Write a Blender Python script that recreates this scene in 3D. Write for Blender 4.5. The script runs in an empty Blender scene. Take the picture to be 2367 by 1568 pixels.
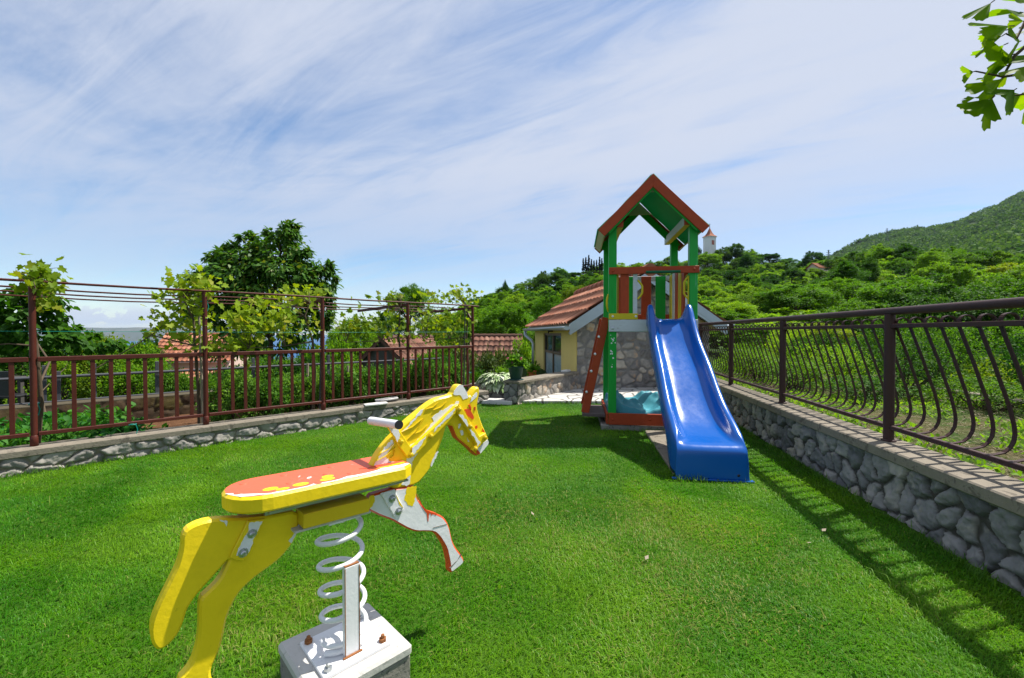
import bpy, bmesh, math, random
import numpy as np
from mathutils import Vector, Matrix
R = math.radians
scene = bpy.context.scene
col = scene.collection
rng = np.random.default_rng(7)
random.seed(7)

# ------------------------------------------------------------------ camera geometry helpers
FPX, CX, CY, HOR, CAMZ = 1003.0, 1183.5, 784.0, 769.0, 1.15
PITCH = math.atan((CY - HOR) / FPX)
def ray(px, py):
    v = (px - CX) / FPX; w = (CY - py) / FPX
    y = math.cos(PITCH) + w * math.sin(PITCH); z = -math.sin(PITCH) + w * math.cos(PITCH)
    return v / y, z / y
def at(px, py, Y):
    a, b = ray(px, py); return Vector((a * Y, Y, CAMZ + b * Y))
def on_z(px, py, z):
    a, b = ray(px, py); return at(px, py, (z - CAMZ) / b)

# ------------------------------------------------------------------ objects
def tag(o, label=None, cat=None, group=None, kind=None):
    if label: o['label'] = label
    if cat: o['category'] = cat
    if group: o['group'] = group
    if kind: o['kind'] = kind
    return o
def thing(name, label, cat, loc=(0, 0, 0), group=None, rz=0):
    o = bpy.data.objects.new(name, None); col.objects.link(o)
    o.empty_display_size = 0.1
    o.location = loc; o.rotation_euler = (0, 0, rz)
    return tag(o, label, cat, group)
def wloc(o):
    v = Vector((0, 0, 0))
    while o is not None:
        v += o.location; o = o.parent
    return v
def link(name, me, parent=None, loc=None):
    o = bpy.data.objects.new(name, me); col.objects.link(o)
    if parent is not None: o.parent = parent
    if loc is not None: o.location = loc
    return o
def dup(o, loc, parent=None):
    c = o.copy(); col.objects.link(c); c.location = loc
    if parent is not None: c.parent = parent
    return c
def dup_tree(root, loc, rz=0, scale=1.0, label=None):
    r = root.copy(); col.objects.link(r); r.location = loc; r.rotation_euler = (0, 0, rz); r.scale = (scale,) * 3
    if label: r['label'] = label
    for ch in list(root.children):
        c = ch.copy(); col.objects.link(c); c.parent = r
        for g in list(ch.children):
            d = g.copy(); col.objects.link(d); d.parent = c
    return r
def mesh_np(name, verts, faces, mats, smooth=False, mi=None, attr=None):
    """verts (n,3), faces (m,k) with one k"""
    me = bpy.data.meshes.new(name)
    verts = np.asarray(verts, np.float32); faces = np.asarray(faces, np.int32)
    n, (m, k) = len(verts), faces.shape
    me.vertices.add(n); me.vertices.foreach_set('co', verts.ravel())
    me.loops.add(m * k); me.loops.foreach_set('vertex_index', faces.ravel())
    me.polygons.add(m); me.polygons.foreach_set('loop_start', np.arange(0, m * k, k, dtype=np.int32))
    try: me.polygons.foreach_set('loop_total', np.full(m, k, np.int32))
    except Exception: pass
    if smooth: me.polygons.foreach_set('use_smooth', np.ones(m, bool))
    if mi is not None: me.polygons.foreach_set('material_index', np.asarray(mi, np.int32))
    if attr is not None:
        a = me.color_attributes.new('tint', 'FLOAT_COLOR', 'POINT')
        c = np.ones((n, 4), np.float32); c[:, :attr.shape[1]] = attr
        a.data.foreach_set('color', c.ravel())
    for x in (mats if isinstance(mats, (list, tuple)) else [mats]): me.materials.append(x)
    me.update(calc_edges=True); me.validate()
    return me

class MB:
    """mesh builder: collects shapes, links them as ONE mesh object"""
    def __init__(s): s.v = []; s.f = []; s.m = []; s.sm = []
    def add(s, vs, fs, mi=0, smooth=False):
        b = len(s.v); s.v += [tuple(x) for x in vs]
        for f in fs: s.f.append([b + i for i in f]); s.m.append(mi); s.sm.append(smooth)
        return s
    def boxa(s, c, ax, half, mi=0, bev=0.0):
        c = Vector(c); X, Y, Z = [Vector(a).normalized() for a in ax]; hx, hy, hz = half
        b = min(bev, .45 * min(half))
        if b <= 0:
            vs = [c + X*sx*hx + Y*sy*hy + Z*sz*hz for sz in (-1, 1) for sx, sy in ((-1,-1),(1,-1),(1,1),(-1,1))]
            return s.add(vs, [(3,2,1,0),(4,5,6,7),(0,1,5,4),(1,2,6,5),(2,3,7,6),(3,0,4,7)], mi)
        bm = bmesh.new(); bmesh.ops.create_cube(bm, size=1)
        for v in bm.verts: v.co = Vector((v.co.x*2*hx, v.co.y*2*hy, v.co.z*2*hz))
        bmesh.ops.bevel(bm, geom=bm.edges[:], offset=b, segments=1, affect='EDGES')
        bm.verts.index_update()
        s.add([c + X*v.co.x + Y*v.co.y + Z*v.co.z for v in bm.verts], [[v.index for v in f.verts] for f in bm.faces], mi)
        bm.free(); return s
    def box(s, c, size, mi=0, bev=0.0, rz=0.0):
        a = (math.cos(rz), math.sin(rz), 0); b = (-math.sin(rz), math.cos(rz), 0)
        return s.boxa(c, (a, b, (0, 0, 1)), (size[0]/2, size[1]/2, size[2]/2), mi, bev)
    def bar(s, p0, p1, w, h, up=(0, 0, 1), mi=0, bev=0.0):
        p0, p1 = Vector(p0), Vector(p1); d = p1 - p0; L = d.length; d.normalize()
        up = Vector(up); side = d.cross(up)
        if side.length < 1e-5: side = d.cross(Vector((1, 0, 0)))
        side.normalize(); u2 = side.cross(d)
        return s.boxa((p0 + p1)/2, (d, side, u2), (L/2, w/2, h/2), mi, bev)
    def tube(s, pts, r, n=8, mi=0, caps=True):
        pts = [Vector(p) for p in pts]; k = len(pts)
        rr = r if isinstance(r, (list, tuple)) else [r]*k
        vs = []; ref = None
        for i, p in enumerate(pts):
            t = (pts[min(i+1, k-1)] - pts[max(i-1, 0)]).normalized()
            if ref is None:
                ref = t.cross(Vector((0, 0, 1)))
                if ref.length < .1: ref = t.cross(Vector((1, 0, 0)))
                ref.normalize()
            ref = (ref - t*ref.dot(t)).normalized(); b = t.cross(ref)
            vs += [p + (ref*math.cos(2*math.pi*j/n) + b*math.sin(2*math.pi*j/n))*rr[i] for j in range(n)]
        fs = [(i*n+j, i*n+(j+1) % n, (i+1)*n+(j+1) % n, (i+1)*n+j) for i in range(k-1) for j in range(n)]
        s.add(vs, fs, mi, True)
        if caps:
            s.add(vs[:n], [list(range(n))[::-1]], mi); s.add(vs[-n:], [list(range(n))], mi)
        return s
    def ribbon(s, pts, wid, th, mi=0):
        """flat bar: pts path, wid = width vector, th thickness"""
        pts = [Vector(p) for p in pts]; W = Vector(wid); k = len(pts); vs = []
        for i, p in enumerate(pts):
            t = (pts[min(i+1, k-1)] - pts[max(i-1, 0)]).normalized(); nn = t.cross(W).normalized()*th/2
            vs += [p - W/2 - nn, p + W/2 - nn, p + W/2 + nn, p - W/2 + nn]
        fs = [(i*4+j, i*4+(j+1) % 4, (i+1)*4+(j+1) % 4, (i+1)*4+j) for i in range(k-1) for j in range(4)]
        fs += [(3, 2, 1, 0), tuple(4*(k-1)+j for j in range(4))]
        return s.add(vs, fs, mi)
    def lathe(s, c, prof, n=16, mi=0, ax=(0, 0, 1), smooth=True):
        c = Vector(c); Z = Vector(ax).normalized(); X = Z.orthogonal().normalized(); Y = Z.cross(X)
        vs = [c + Z*z + (X*math.cos(2*math.pi*j/n) + Y*math.sin(2*math.pi*j/n))*r for r, z in prof for j in range(n)]
        k = len(prof)
        s.add(vs, [(i*n+j, i*n+(j+1) % n, (i+1)*n+(j+1) % n, (i+1)*n+j) for i in range(k-1) for j in range(n)], mi, smooth)
        return s
    def prism(s, poly, d, mi=0, cham=0.0, mi_side=None, plane=None):
        """poly: list of 3D points (planar front face), extruded by vector d"""
        P = [Vector(p) for p in poly]; d = Vector(d); n = len(P); nrm = -d.normalized()
        ms = mi if mi_side is None else mi_side
        # orientation
        A = Vector((0, 0, 0))
        for i in range(n): A += P[i].cross(P[(i+1) % n])
        if A.dot(nrm) < 0: P = P[::-1]
        def inset(c):
            out = []
            for i in range(n):
                a, b, e = P[i-1], P[i], P[(i+1) % n]
                d1 = (b-a).normalized(); d2 = (e-b).normalized()
                n1 = nrm.cross(d1); n2 = nrm.cross(d2); m = n1+n2
                if m.length < 1e-4: m = n1
                m.normalize(); k = max(.5, m.dot(n1)); out.append(b + m*c/k)
            return out
        if cham > 0:
            F = inset(cham); e = nrm*cham
            rings = [F, [p - e for p in P], [p + d + e for p in P], [p + d for p in F]]
        else: rings = [P, [p + d for p in P]]
        b = len(s.v)
        vs = [v for r_ in rings for v in r_]
        fs = [(i*n+(j+1) % n, i*n+j, (i+1)*n+j, (i+1)*n+(j+1) % n) for i in range(len(rings)-1) for j in range(n)]
        s.add(vs, fs, ms)
        L = (len(rings)-1)*n
        s.add(vs[:n], [list(range(n))], mi); s.add(vs[L:], [list(range(n))[::-1]], mi)
        return s
    def bolt(s, c, ax, r=.012, mi=0):
        return s.lathe(c, [(r, 0), (r, .003), (r*.62, .0035), (r*.62, .009), (r*.4, .011), (0.0005, .0115)], 8, mi, ax, False)
    def build(s, name, mats, parent=None, loc=None, smooth=None):
        me = bpy.data.meshes.new(name)
        off = wloc(parent) if parent is not None else Vector(loc or (0, 0, 0))
        me.from_pydata([(x-off.x, y-off.y, z-off.z) for x, y, z in s.v], [], s.f)
        for x in (mats if isinstance(mats, (list, tuple)) else [mats]): me.materials.append(x)
        me.polygons.foreach_set('material_index', s.m)
        me.polygons.foreach_set('use_smooth', s.sm if smooth is None else [smooth]*len(s.f))
        me.update()
        o = link(name, me, parent)
        if parent is None: o.location = off
        return o

# ------------------------------------------------------------------ numpy noise
def _h(ix, iy, iz, seed):
    n = (ix*374761393 + iy*668265263 + iz*2147483647 + seed*974634777) & 0xffffffff
    n = ((n ^ (n >> 13))*1274126177) & 0xffffffff
    return ((n ^ (n >> 16)) & 0xffff)/65535.0
def vnoise(x, y, z=0.0, seed=0):
    x, y, z = np.broadcast_arrays(np.asarray(x, float), np.asarray(y, float), np.asarray(z, float))
    ix, iy, iz = [np.floor(a).astype(np.int64) for a in (x, y, z)]
    fx, fy, fz = x-ix, y-iy, z-iz
    fx, fy, fz = [a*a*(3-2*a) for a in (fx, fy, fz)]
    r = 0
    for dx in (0, 1):
        for dy in (0, 1):
            for dz in (0, 1):
                r = r + _h(ix+dx, iy+dy, iz+dz, seed)*(fx if dx else 1-fx)*(fy if dy else 1-fy)*(fz if dz else 1-fz)
    return r
def fbm(x, y, z=0.0, seed=0, o=4):
    t = 0; a = .5
    for i in range(o):
        t = t + a*vnoise(np.asarray(x)*2**i, np.asarray(y)*2**i, np.asarray(z)*2**i, seed+i*17); a /= 2
    return t
def sstep(a, b, x):
    t = np.clip((x-a)/(b-a), 0, 1); return t*t*(3-2*t)

# ------------------------------------------------------------------ materials
def newmat(name):
    m = bpy.data.materials.new(name); m.use_nodes = True
    nt = m.node_tree; nt.nodes.clear()
    out = nt.nodes.new('ShaderNodeOutputMaterial')
    return m, nt, out
def nd(nt, t, **kw):
    n = nt.nodes.new(t)
    for k, v in kw.items():
        if k.startswith('i_'):
            key = k[2:]
            n.inputs[int(key) if key.isdigit() else key.replace('_', ' ')].default_value = v
        else: setattr(n, k, v)
    return n
def c4(c): return (c[0], c[1], c[2], 1)
def ramp(nt, fac, stops):
    r = nd(nt, 'ShaderNodeValToRGB'); e = r.color_ramp.elements
    while len(e) < len(stops): e.new(.5)
    for i, (p, c) in enumerate(stops):
        e[i].position = p; e[i].color = c4(c) if not isinstance(c, (int, float)) else (c, c, c, 1)
    nt.links.new(fac, r.inputs[0]); return r.outputs[0]
def mix(nt, fac, a, b, mode='MIX'):
    m = nd(nt, 'ShaderNodeMix', data_type='RGBA', blend_type=mode)
    for sock, v in ((m.inputs[0], fac), (m.inputs[6], a), (m.inputs[7], b)):
        if isinstance(v, bpy.types.NodeSocket): nt.links.new(v, sock)
        elif isinstance(v, (int, float)): sock.default_value = v
        else: sock.default_value = c4(v)
    return m.outputs[2]
def noise(nt, scale, detail=4, rough=.6, vec=None, dist=0):
    n = nd(nt, 'ShaderNodeTexNoise', i_Scale=scale, i_Detail=detail, i_Roughness=rough, i_Distortion=dist)
    if vec is None:
        tc = nd(nt, 'ShaderNodeTexCoord'); vec = tc.outputs['Object']
    nt.links.new(vec, n.inputs['Vector']); return n.outputs['Fac']
def mapped(nt, scale=(1, 1, 1), rot=(0, 0, 0), src='Object'):
    tc = nd(nt, 'ShaderNodeTexCoord'); mp = nd(nt, 'ShaderNodeMapping')
    mp.inputs['Scale'].default_value = scale; mp.inputs['Rotation'].default_value = rot
    nt.links.new(tc.outputs[src], mp.inputs['Vector']); return mp.outputs[0]
def finish(nt, out, color, rough=.6, spec=.4, metal=0.0, bump=None, bstr=.3, bdist=.01, coat=0.0):
    p = nd(nt, 'ShaderNodeBsdfPrincipled', i_Metallic=metal)
    p.inputs['Specular IOR Level'].default_value = spec
    p.inputs['Coat Weight'].default_value = coat; p.inputs['Coat Roughness'].default_value = .12
    for k, v in (('Base Color', color), ('Roughness', rough)):
        if isinstance(v, bpy.types.NodeSocket): nt.links.new(v, p.inputs[k])
        else: p.inputs[k].default_value = v if k == 'Roughness' else c4(v)
    if bump is not None:
        b = nd(nt, 'ShaderNodeBump', i_Strength=bstr, i_Distance=bdist)
        nt.links.new(bump, b.inputs['Height']); nt.links.new(b.outputs[0], p.inputs['Normal'])
    nt.links.new(p.outputs[0], out.inputs['Surface'])
    return p
def sc(c, k): return tuple(min(1, x*k) for x in c)
def paint(name, c, rough=.5, var=.25, scale=6, bscale=40, bstr=.15, wear=None, wear_amt=.62, wear_scale=9, stretch=(1, 1, 1), spec=.3, metal=0, coat=0, grime=0):
    """painted surface: tone variation, brush bump, optional worn patches of another colour"""
    m, nt, out = newmat(name)
    v = mapped(nt, stretch)
    n = noise(nt, scale, 5, .65, v)
    cc = mix(nt, n, sc(c, 1-var), sc(c, 1+var*.7))
    if wear is not None:
        w = noise(nt, wear_scale, 7, .7, v, .6)
        f = ramp(nt, w, [(wear_amt, 0.0), (wear_amt+.03, 1.0)])
        cc = mix(nt, f, cc, wear)
    if grime:
        gn = noise(nt, 3.5, 8, .72, v, .4); g2 = noise(nt, 38, 6, .75, v)
        cc = mix(nt, ramp(nt, gn, [(.50, 0.0), (.78, grime)]), cc, sc(c, .42)); cc = mix(nt, ramp(nt, g2, [(.66, 0.0), (.72, grime)]), cc, sc(c, .35))
    b = noise(nt, bscale, 4, .6, v)
    r = ramp(nt, n, [(.2, rough-.08), (.8, rough+.1)])
    finish(nt, out, cc, r, spec, metal, b, bstr, .004, coat)
    return m
def leafmat(name, ca, cb, cold=None, trans=.35, rough=.5, tint=None, nscale=.8):
    m, nt, out = newmat(name)
    g = nd(nt, 'ShaderNodeNewGeometry')
    stops = [(0, ca), (.8, cb)] + ([(1, cold)] if cold else [])
    c = ramp(nt, g.outputs['Random Per Island'], stops)
    oi = nd(nt, 'ShaderNodeObjectInfo')
    hsv = nd(nt, 'ShaderNodeHueSaturation')
    mr = nd(nt, 'ShaderNodeMapRange', i_3=.6, i_4=1.4); nt.links.new(oi.outputs['Random'], mr.inputs[0])
    mh = nd(nt, 'ShaderNodeMapRange', i_3=.52, i_4=.475); nt.links.new(oi.outputs['Random'], mh.inputs[0])
    nt.links.new(mr.outputs[0], hsv.inputs['Value']); nt.links.new(mh.outputs[0], hsv.inputs['Hue'])
    nt.links.new(c, hsv.inputs['Color']); c = hsv.outputs[0]
    n = noise(nt, nscale, 3, .6)
    c = mix(nt, n, mix(nt, .5, c, sc(ca, .7)), c)
    p = nd(nt, 'ShaderNodeBsdfPrincipled', i_Roughness=rough+.1); p.inputs['Specular IOR Level'].default_value = .18
    nt.links.new(c, p.inputs['Base Color'])
    t = nd(nt, 'ShaderNodeBsdfTranslucent')
    tc = mix(nt, 1.0, c, tint or (1.25, 1.25, .45), 'MULTIPLY'); nt.links.new(tc, t.inputs[0])
    mx = nd(nt, 'ShaderNodeMixShader', i_0=trans)
    nt.links.new(p.outputs[0], mx.inputs[1]); nt.links.new(t.outputs[0], mx.inputs[2])
    nt.links.new(mx.outputs[0], out.inputs['Surface'])
    return m
def stonemat(name, stops, mortar, nscale=14, bstr=.6):
    m, nt, out = newmat(name)
    a = nd(nt, 'ShaderNodeVertexColor', layer_name='tint')
    s = nd(nt, 'ShaderNodeSeparateColor'); nt.links.new(a.outputs[0], s.inputs[0])
    c = ramp(nt, s.outputs[0], stops)
    n1 = noise(nt, nscale, 8, .7); n2 = noise(nt, nscale*.35, 4, .6)
    c = mix(nt, n1, mix(nt, 1.0, c, (.62, .62, .64), 'MULTIPLY'), mix(nt, 1.0, c, (1.3, 1.29, 1.26), 'MULTIPLY'))
    lich = ramp(nt, n2, [(.58, 0.0), (.7, .5)])
    c = mix(nt, lich, c, sc(stops[-1][1], 1.15))
    mo = mix(nt, n1, sc(mortar, .75), sc(mortar, 1.2))
    c = mix(nt, s.outputs[1], mo, c)
    finish(nt, out, c, .85, .25, 0, n1, bstr, .012)
    return m

def tarp_sheet(name, c):
    m, nt, out = newmat(name); n = noise(nt, 5, 4, .6); cc = mix(nt, n, sc(c, .8), sc(c, 1.2))
    p = nd(nt, 'ShaderNodeBsdfPrincipled', i_Roughness=.5); nt.links.new(cc, p.inputs['Base Color'])
    t = nd(nt, 'ShaderNodeBsdfTranslucent'); nt.links.new(mix(nt, 1, cc, (1.3, 1.3, 1.3), 'MULTIPLY'), t.inputs[0])
    mx = nd(nt, 'ShaderNodeMixShader', i_0=.45); nt.links.new(p.outputs[0], mx.inputs[1]); nt.links.new(t.outputs[0], mx.inputs[2]); nt.links.new(mx.outputs[0], out.inputs['Surface']); return m
M = {}
YEL = (.82, .60, .012); WHT = (.74, .74, .75); ORG = (.62, .075, .022)
M['yellow'] = paint('yellow_paint', YEL, .38, .12, 5, 60, .25, grime=.35, wear=(.7, .66, .5), wear_amt=.74, wear_scale=14)
M['yellow_dim'] = paint('dull_yellow_paint', (.66, .47, .012), .45, .2, 5, 60, .15)
M['white'] = paint('white_paint', WHT, .42, .08, 8, 70, .2, grime=.3)
M['white_chip'] = paint('chipped_white_paint', (.72, .72, .73), .42, .08, 8, 70, .2, wear=(.16, .10, .07), wear_amt=.70, wear_scale=30, grime=.3)
M['white_worn'] = paint('worn_white_paint', WHT, .5, .1, 8, 60, .2, wear=YEL, wear_amt=.66, wear_scale=9)
M['white_rust'] = paint('white_paint_with_rust', (.72, .71, .7), .45, .08, 8, 70, .15, wear=(.30, .12, .04), wear_amt=.66, wear_scale=16)
M['rust'] = paint('rusty_steel', (.27, .105, .035), .8, .5, 40, 90, .4)
M['orange'] = paint('orange_paint', ORG, .35, .15, 8, 60, .12)
M['coral'] = paint('coral_seat_paint', (.74, .115, .055), .42, .14, 6, 60, .2, wear=(.80, .73, .70), wear_amt=.65, wear_scale=13, grime=.3)
M['steel'] = paint('galvanised_steel', (.45, .47, .48), .35, .2, 30, 80, .1, metal=.85)
M['black'] = paint('black_plastic', (.02, .02, .022), .4, .2, 20, 60, .05)
M['conc'] = paint('pale_concrete', (.52, .50, .46), .85, .22, 9, 55, .5, wear=(.36, .35, .32), wear_amt=.6, wear_scale=30, spec=.2)
M['conc_old'] = paint('weathered_concrete', (.225, .195, .152), .9, .35, 5, 45, .8, wear=(.13, .112, .088), wear_amt=.56, wear_scale=14, spec=.2)
M['conc_dark'] = paint('rough_dark_concrete', (.25, .235, .20), .9, .45, 14, 40, .9, wear=(.08, .08, .075), wear_amt=.58, wear_scale=22, spec=.2)
M['brown_metal'] = paint('red_brown_metal_paint', (.080, .017, .010), .5, .25, 12, 60, .15, spec=.25)
M['dark_metal'] = paint('dark_brown_metal_paint', (.046, .019, .016), .5, .25, 10, 60, .2, spec=.3)
M['grey_metal'] = paint('grey_galvanised_pipe', (.075, .078, .088), .65, .2, 10, 60, .1, metal=.1, spec=.15)
M['green_wood'] = paint('green_wood_paint', (.012, .33, .040), .5, spec=.2, grime=.35, var=.18, scale=5, bscale=50, bstr=.2, stretch=(4, 4, .6))
M['green_worn'] = paint('faded_green_wood_paint', (.012, .33, .040), .45, .2, 5, 50, .2, wear=(.10, .38, .17), wear_amt=.58, wear_scale=4, stretch=(4, 4, .6))
M['red_wood'] = paint('red_brown_wood_paint', (.38, .058, .019), .55, .22, 5, 60, .25, stretch=(3, 3, 3), spec=.2, grime=.45)
M['yel_wood'] = paint('yellow_wood_paint', (.58, .46, .012), .5, .2, 5, 60, .2)
M['white_wood'] = paint('grey_white_wood_paint', (.52, .55, .58), .55, .2, 6, 60, .3, wear=(.36, .36, .36), wear_amt=.62, wear_scale=8, stretch=(1, 1, 6))
M['cream_wood'] = paint('cream_wood_paint', (.46, .45, .33), .6, .2, 6, 60, .2)
M['dkgreen'] = paint('dark_green_tarp', (.010, .105, .055), .55, .2, 8, 30, .2)
M['blue'] = None
def _blue():
    m, nt, out = newmat('glossy_blue_plastic'); n = noise(nt, 4, 6, .7); s_ = noise(nt, 6, 8, .75, mapped(nt, (3, 2, 2)))
    cc = mix(nt, n, (.0015, .078, .34), (.002, .092, .40)); cc = mix(nt, ramp(nt, s_, [(.62, 0.0), (.80, .045)]), cc, (.18, .26, .46))
    r = ramp(nt, s_, [(.3, .17), (.7, .27)]); finish(nt, out, cc, r, .42, 0, noise(nt, 14, 3, .5), .04, .004, .05); return m
M['blue'] = _blue()
M['dkgreen'] = tarp_sheet('green_roof_sheet', (.013, .185, .085))
M['teal'] = paint('teal_tarpaulin', (.055, .27, .33), .5, .2, 6, 40, .2)
M['brown_board'] = paint('dark_brown_board', (.10, .075, .07), .6, .25, 8, 60, .25)
M['stucco'] = paint('yellow_stucco', (.78, .60, .20), .9, .12, 3, 90, .4, spec=.15)
M['pinkwall'] = paint('pink_plaster', (.62, .47, .40), .9, .12, 2, 60, .3, spec=.15)
M['whitewall'] = paint('white_plaster', (.74, .73, .72), .9, .1, 2, 60, .3, spec=.15)
M['zinc'] = paint('zinc_flashing', (.42, .47, .52), .38, .15, 6, 40, .1, metal=.55)
M['glass_dark'] = paint('dark_window_glass', (.02, .03, .028), .06, .2, 2, 20, .02, spec=.6)
M['glass_frost'] = paint('pale_door_panel', (.30, .40, .42), .25, .1, 3, 20, .03)
M['brown_frame'] = paint('brown_door_frame', (.12, .085, .045), .5, .2, 6, 50, .2)
M['darkwood'] = paint('weathered_grey_boards', (.075, .07, .065), .85, .4, 6, 40, .5, stretch=(6, 6, .5))
M['bark'] = paint('brown_bark', (.10, .075, .05), .95, .5, 14, 30, .9, stretch=(2, 2, .6), spec=.1)
M['bark_pale'] = paint('pale_stake_wood', (.30, .25, .19), .9, .3, 10, 40, .5, stretch=(3, 3, .5), spec=.1)
M['pot'] = paint('dark_green_pot', (.035, .085, .075), .55, .3, 6, 40, .15)
M['terra'] = paint('terracotta', (.50, .17, .06), .8, .2, 8, 40, .3)
M['tie'] = paint('green_plastic_tie', (.005, .22, .17), .4, .2, 8, 40, .1)
M['moss'] = paint('mossy_concrete', (.085, .072, .048), .95, .4, 9, 40, .8, spec=.1)
M['pave'] = paint('pale_flagstone', (.62, .60, .57), .8, .15, 3, 40, .3)
# ================================================================== SPRING HORSE
HC0 = Vector((-.538, 1.383, 0)); HU = Vector((.718, .696, 0)).normalized(); HN = Vector((.696, -.718, 0)).normalized()
def hpl(px, py, off):
    a, b = ray(px, py); d = Vector((a, 1, b)); o = Vector((0, 0, CAMZ))
    t = ((HC0 + HN*off) - o).dot(HN)/d.dot(HN); return o + d*t
def HA(pts, off): return [hpl(760.8 + .17251*x, 862.2 + .17251*y, off) for x, y in pts]
def HB(pts, off): return [hpl(803.0 + .17251*x, 1082.0 + .17251*y, off) for x, y in pts]
def HCz(pts, off): return [hpl(321.2 + .2560*x, 1166.5 + .2560*y, off) for x, y in pts]
def H1(pts, off): return [hpl(295.9 + .4608*x, 845.3 + .4608*y, off) for x, y in pts]
def jag(pts, amp, seed, n=6):
    """rough brushed edge: subdivide a 2D outline and shake the new points"""
    r = random.Random(seed); out = []
    for i, p in enumerate(pts):
        q = pts[(i+1) % len(pts)]; L = math.hypot(q[0]-p[0], q[1]-p[1]); k = max(1, min(n, int(L/18)))
        for j in range(k):
            t = j/k; a = 0 if j == 0 else amp
            out.append((p[0]+(q[0]-p[0])*t + r.uniform(-a, a), p[1]+(q[1]-p[1])*t + r.uniform(-a, a)))
    return out
def smooth2(pts, it=1):
    for _ in range(it):
        o = []
        for i, p in enumerate(pts):
            q = pts[(i+1) % len(pts)]
            o += [(p[0]*.75+q[0]*.25, p[1]*.75+q[1]*.25), (p[0]*.25+q[0]*.75, p[1]*.25+q[1]*.75)]
        pts = o
    return pts
TH = .036; F = TH/2
horse = thing('spring_horse', 'yellow wooden rocking horse with worn white patches on a coil spring and concrete block',
              'spring rider', (HC0.x, HC0.y, 0))
def panel(name, mapf, outline, mats, patches=(), off=F, th=TH, cham=.006, sm=1, side=0, label=None, strokes=()):
    b = MB(); b.prism(mapf(smooth2(outline, sm), off), -HN*th, 0, cham, side)
    z = 0
    for pts, mi, amp in patches:
        z += 1
        b.prism(mapf(jag(smooth2(pts, 1) if amp < 0 else pts, abs(amp), z*7+3), off + .0005 + .0002*z), -HN*(.0004 + .0002*z), mi)
    o = b.build(name, mats, horse)
    if label: o['label'] = label
    return o
# head and neck
head_out = [(560,1290),(640,1110),(770,935),(900,800),(1030,665),(1160,555),(1310,430),(1440,345),(1600,310),(1655,285),(1685,215),(1725,160),(1790,155),
 (1820,205),(1860,285),(1893,312),(1915,265),(1955,205),(2000,182),(2020,215),(2022,270),(2000,380),(1990,470),(2010,560),(2060,700),(2110,810),(2130,870),
 (2143,935),(2128,970),(2080,1030),(2030,1085),(1992,1108),(1962,1085),(1935,1062),(1890,1012),(1800,938),(1720,872),(1688,800),(1662,725),(1625,690),
 (1590,700),(1560,760),(1538,860),(1500,960),(1450,1100),(1380,1250),(1300,1370),(1185,1495),(1000,1535),(870,1560),(600,1440)]
hp = [
 ([(570,1290),(640,1170),(720,1040),(800,930),(850,900),(870,950),(800,1050),(760,1130),(830,1190),(1010,1190),(1000,1215),(860,1210),(600,1270)], 1, 14),
 ([(1030,740),(1130,620),(1230,490),(1270,480),(1240,540),(1120,660),(1040,760),(960,800)], 1, 10),
 ([(1375,600),(1480,515),(1560,480),(1690,400),(1740,380),(1700,460),(1560,600),(1480,690),(1390,760),(1180,960),(1090,1010),(1080,980),(1210,880),(1400,660)], 1, 13),
 ([(1665,280),(1700,210),(1740,165),(1795,165),(1830,240),(1870,310),(1860,340),(1800,360),(1760,300),(1700,300)], 1, 9),
 ([(1060,1060),(1040,1200),(1060,1400),(970,1500),(1040,1520),(1070,1500),(1090,1320),(1120,1180),(1190,1080),(1130,1120)], 1, 12),
 ([(1360,1240),(1440,1060),(1465,1050),(1440,1120),(1370,1260)], 1, 6),
 ([(1890,400),(1905,340),(1980,260),(1985,300),(1920,380)], 1, 6),
 ([(575,1300),(620,1240),(760,1215),(1000,1195),(1015,1215),(860,1250),(700,1285)], 2, 8),
 ([(1815,490),(1880,480),(1910,530),(1940,590),(1930,625),(1870,590),(1840,540)], 2, 5),
 ([(1945,455),(1965,460),(1960,505),(1948,500)], 2, 3), ([(1960,715),(1985,705),(1990,740),(1965,748)], 2, 5),
 ([(2060,745),(2085,790),(2105,840),(2095,845),(2062,790)], 2, 4), ([(1870,430),(1895,420),(1905,500),(1890,480)], 2, 6),
 ([(1975,1040),(2005,1032),(2030,1060),(2020,1085),(1990,1100)], 2, 3),
 ([(2125,895),(2140,935),(2126,968),(2030,1080),(1985,1020),(2070,940)], 1, 2),
 ([(1755,780),(1790,770),(1800,830),(1775,840)], 1, 4), ([(1735,690),(1765,680),(1765,705),(1740,750)], 1, 4), ([(1850,870),(1880,920),(1865,925)], 1, 3),
]
for i, (x0, y0, x1, y1) in enumerate([(1300,490,1470,390),(1400,500,1580,380),(1120,830,1330,690),(1040,900,1270,620),(960,800,1260,610),(690,1080,880,930),(600,1200,900,990),(820,1150,880,1030)]):
    dx, dy = x1-x0, y1-y0; L = math.hypot(dx, dy); nx, ny = -dy/L*5, dx/L*5; mx_, my_ = (x0+x1)/2+nx*4, (y0+y1)/2+ny*4
    hp.append(([(x0, y0), (mx_, my_), (x1, y1), (mx_+nx*1.4, my_+ny*1.4)], 3, 1))
panel('head', HA, head_out, [M['yellow'], M['white_worn'], M['orange'], M['yellow_dim']], hp)
b = MB()     # orange underside of the jaw
b.prism(HA([(1655,705),(1690,800),(1720,868),(1800,934),(1890,1008),(1935,1058),(1985,1104),(1975,1112),(1930,1072),(1880,1020),(1795,946),(1712,880),(1678,800),(1640,710)], F-.004), -HN*(TH-.008), 0)
b.build('jaw_edge', M['orange'], horse)
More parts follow.
